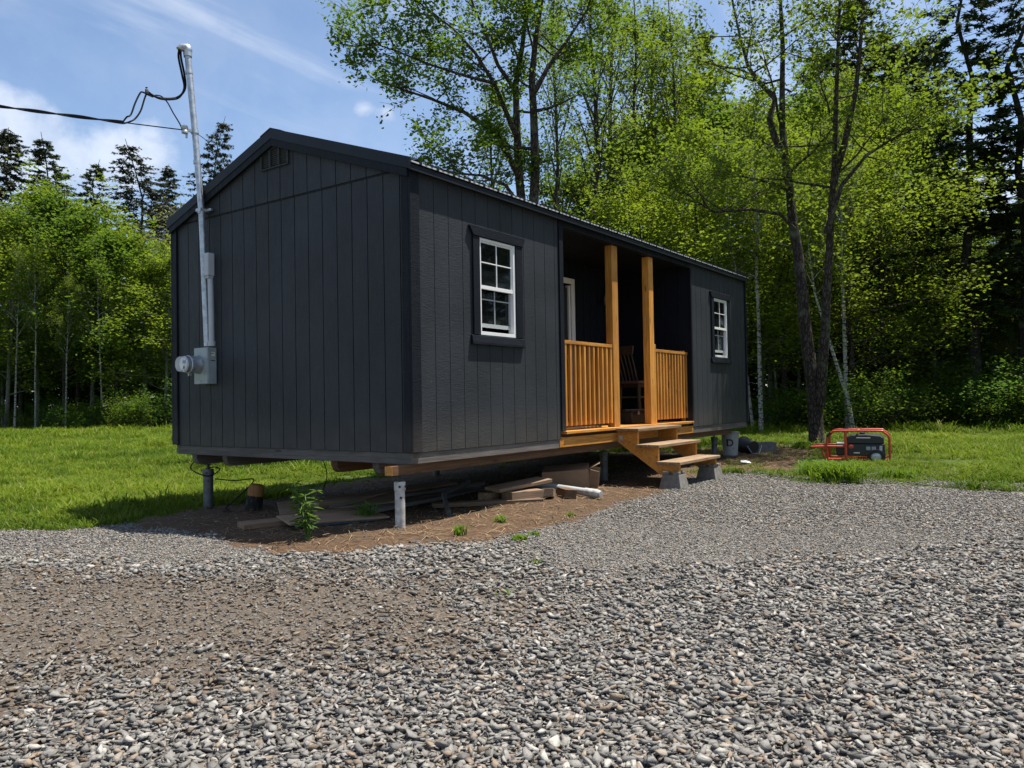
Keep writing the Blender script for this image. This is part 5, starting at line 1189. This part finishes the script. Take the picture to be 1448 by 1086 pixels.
# behind the cabin and to the right
for k, px, d, top, w, lab in (('ash', 792, 24, -40, .8, 'dark-stemmed tree between the big leafy tree and the broom-like ash'), ('ash', 848, 27, -70, 1.1, 'tall broom-like tree with many upright stems above the middle of the roof'), ('ash', 905, 31, -20, 1.0, 'thin upright tree right of the broom-like one'), ('ash', 872, 34, -50, 1.1, 'second broom-like tree just right of the nearer broom-like one'), ('ash', 930, 36, -30, 1.1, 'farther upright tree left of the yellowish spruce top'), ('ash', 700, 33, 90, 1.0, 'thin upright tree between the big stems and the open sky'), ('aspen2', 1010, 36, 60, 1.1, 'tall yellow-green tree behind the yellowish spruce'), ('aspen', 1265, 30, 120, 1.0, 'green leafy tree in front of the dark spruce left of the bare-trunked one'), ('ash', 962, 30, -10, .9, 'upright tree in front of the yellowish spruce top'),
                               ('spr2', 1004, 40, 28, .75, 'yellowish-green spruce top showing between the two big trees'),
                               ('aspen', 640, 34, 262, 1.2, 'low green tree just showing above the roof left of the big stems'), ('poplar', 690, 36, 250, 1.2, 'green tree low above the roof under the spreading branches'),
                               ('poplar', 800, 32, 225, 1.3, 'deep green tree above the porch roof'), ('aspen2', 860, 33, 205, 1.3, 'bright green tree directly behind the porch roof'), ('aspen', 915, 32, 170, 1.3, 'bright green tree behind the roof left of the yellowish spruce'), ('aspen2', 975, 31, 150, 1.25, 'yellow-green tree above the far end of the roof'), ('poplar', 1035, 33, 120, 1.25, 'green tree directly behind the far corner of the cabin'), ('aspen', 1090, 32, 140, 1.2, 'green tree behind the fork of the generator tree'), ('poplar', 1150, 34, 110, 1.2, 'green tree behind the right stem of the generator tree'),
                               ('young', 905, 25, 255, 1.4, 'young yellow-green tree just over the porch roof'), ('young', 985, 24, 225, 1.5, 'young yellow-green tree over the far window'), ('young2', 1050, 25, 200, 1.4, 'young green tree touching the far roof corner'), ('young', 1110, 25, 170, 1.3, 'young yellow tree between the cabin and the generator tree'),
                               ('young', 1205, 23.5, 150, 1.3, 'bright yellow-green tree just right of the forked tree'), ('young', 1252, 25, 215, 1.3, 'bright yellow-green young tree before the dark spruces'), ('young2', 1160, 27, 190, 1.3, 'young green tree behind the two forked stems'),
                               ('poplar', 1352, 30.5, 300, 1.2, 'shaded green leafy tree just left of the bare spruce trunk'), ('aspen', 1415, 30, 340, 1.3, 'shaded green leafy tree right of the bare spruce trunk'), ('aspen2', 1488, 31, 300, 1.3, 'leafy tree at the right edge of the photo behind the cut-off spruce'), ('birch', 1075, 21.5, 90, .8, 'white birch trunk just right of the far corner of the cabin'), ('birch2', 1064, 22, 200, .75, 'thinner birch leaning at the far corner of the cabin'), ('birch', 1197, 21.2, 60, .75, 'white birch trunk right of the forked tree'), ('birch2', 1100, 30, 240, .8, 'pale thin birch in the dark wood between cabin and forked tree'), ('birch2', 1232, 31, 220, .8, 'thin pale birch in the dark wood under the yellow tree')):
    put(k, px, d, top, lab, wide=w)
lean_b = on_ground(1202, 20.8)
lb = [np.array(at(x, y, 20.8)-lean_b) for x, y in ((1206, 604), (1198, 560), (1186, 525), (1175, 490), (1163, 450), (1152, 415), (1146, 370), (1141, 330), (1138, 290))]
plant('birch_tree', broadleaf(51, 7, .06, [(lb, .058, .0)], first=.6, limbs=10, reach=.2, leaf=.12, leafmat='leafB', bark='birch', kids=(5, 4), leaf_n=8, leaf_sp=.2), lean_b, 0, 1, 'leaning white birch crossing behind the forked tree from right to left')
for k, px, d, top, w, lab in (('spr1', 1378, 25, -110, 1.25, 'tall dark spruce with a bare lower trunk at the right'), ('spr1', 1452, 24, -130, 1.3, 'dark spruce cut by the right edge of the photo'), ('spr2', 1318, 31, 40, 1.2, 'dense dark spruce left of the tall bare-trunked one'), ('spr2', 1262, 33, 30, 1.2, 'dark spruce behind the bright yellow-green tree'), ('spr2', 1220, 36, -20, 1.1, 'dark spruce behind the right birch'), ('spr2', 1345, 36, 200, 1.2, 'dark spruce filling the gap beside the tall bare-trunked one'), ('spr1', 1540, 27, -60, 1.2, 'dark spruce just outside the right edge of the photo'), ('spr2', 1290, 38, 60, 1.3, 'farther dark spruce seen between the nearer two'), ('spr2', 1170, 40, 60, 1.2, 'far dark spruce between the forked stems')):
    put(k, px, d, top, lab, 'dark spruces on the right', wide=w)
for i, (px, d, top) in enumerate(((1075, 27, 548), (1100, 28, 535), (1125, 27, 552), (1180, 26, 545), (1212, 25.5, 535), (1240, 26.5, 530), (1268, 28, 540), (1300, 27, 545), (1335, 28.5, 535), (1365, 27.5, 545), (1392, 26, 530), (1420, 26.5, 520), (1448, 25.5, 535), (1490, 26, 530), (1540, 26, 530))):
    put(('shrub1', 'shrub2', 'shrub3')[i*2 % 3], px, d-3.8, top-(i*29 % 32)+22, 'green shrub in the undergrowth at the right forest edge', 'shrubs at the right forest edge', wide=1.4)
for px, d, top in ((1322, 26.3, 430), (1362, 26.8, 470), (1428, 26.2, 410), (1455, 25.8, 450), (1325, 28.5, 330), (1365, 28, 380), (1405, 27.5, 350), (1440, 27, 320), (1290, 29, 400), (1470, 27, 330), (1130, 31, 330), (1080, 31, 330)):
    put('young2', px, d, top, 'small shaded tree in the undergrowth at the right forest edge', 'small shaded trees at the right forest edge', wide=1.5)
# the forest going on round to the right, out of the frame but mirrored in the windows
for i, (x, y) in enumerate(((28, -8), (30, -14), (27, -20), (24, -26), (19, -31), (13, -35), (33, -11), (31, -24), (6, -38), (24, -33), (17, -13), (20, -16), (23, -12), (14, -16), (18, -19), (26, -17), (12, -20), (22, -21))):
    k = ('spr2', 'poplar', 'aspen', 'spr1')[i % 4]
    plant(NM[k], P_[k], (x, y, gz(x, y)), i*1.3, 1.0, 'tree of the forest carrying on to the right beyond the photo', 'tree', 'trees beyond the right edge of the photo')
# deep woods behind the first rows: one mass
def fill_pts():
    r = np.random.RandomState(9); P = []
    for _ in range(900):
        px = r.uniform(-250, 1750); d = r.uniform(36, 62)
        if px < 590:
            d = r.uniform(50, 66)
            if 270 < px < 590: continue
        elif px < 760: continue
        p = on_ground(px, d)
        if all((p.x-q[0])**2+(p.y-q[1])**2 > 2.4**2 for q in P): P.append((p.x, p.y, p.z))
        if len(P) > 150: break
    return np.array(P)
FP = fill_pts(); n = len(FP)
def mesh_to_proto(me):
    v = np.empty(len(me.vertices)*3, np.float32); me.vertices.foreach_get('co', v)
    return v.reshape(-1, 3), [list(p.vertices) for p in me.polygons]
r = np.random.RandomState(77); sc = np.where(np.array([Vector(p-np.array(CAM)).dot(RT) for p in FP]) < -8, .62, .62)
scatter('far_woods', [mesh_to_proto(P_['poplar'][1]), mesh_to_proto(P_['spr2'][1])], FP, np.stack([np.zeros(n), np.zeros(n), r.uniform(0, 6.28, n)], 1),
        np.stack([sc*1.35, sc*1.35, sc*r.uniform(.8, 1.1, n)], 1), r.randint(0, 2, n), r.uniform(size=n), MT['leafC'], 'deep shaded woods filling the background behind the first trees', 'woods')
print('trees done', len(bpy.data.objects))
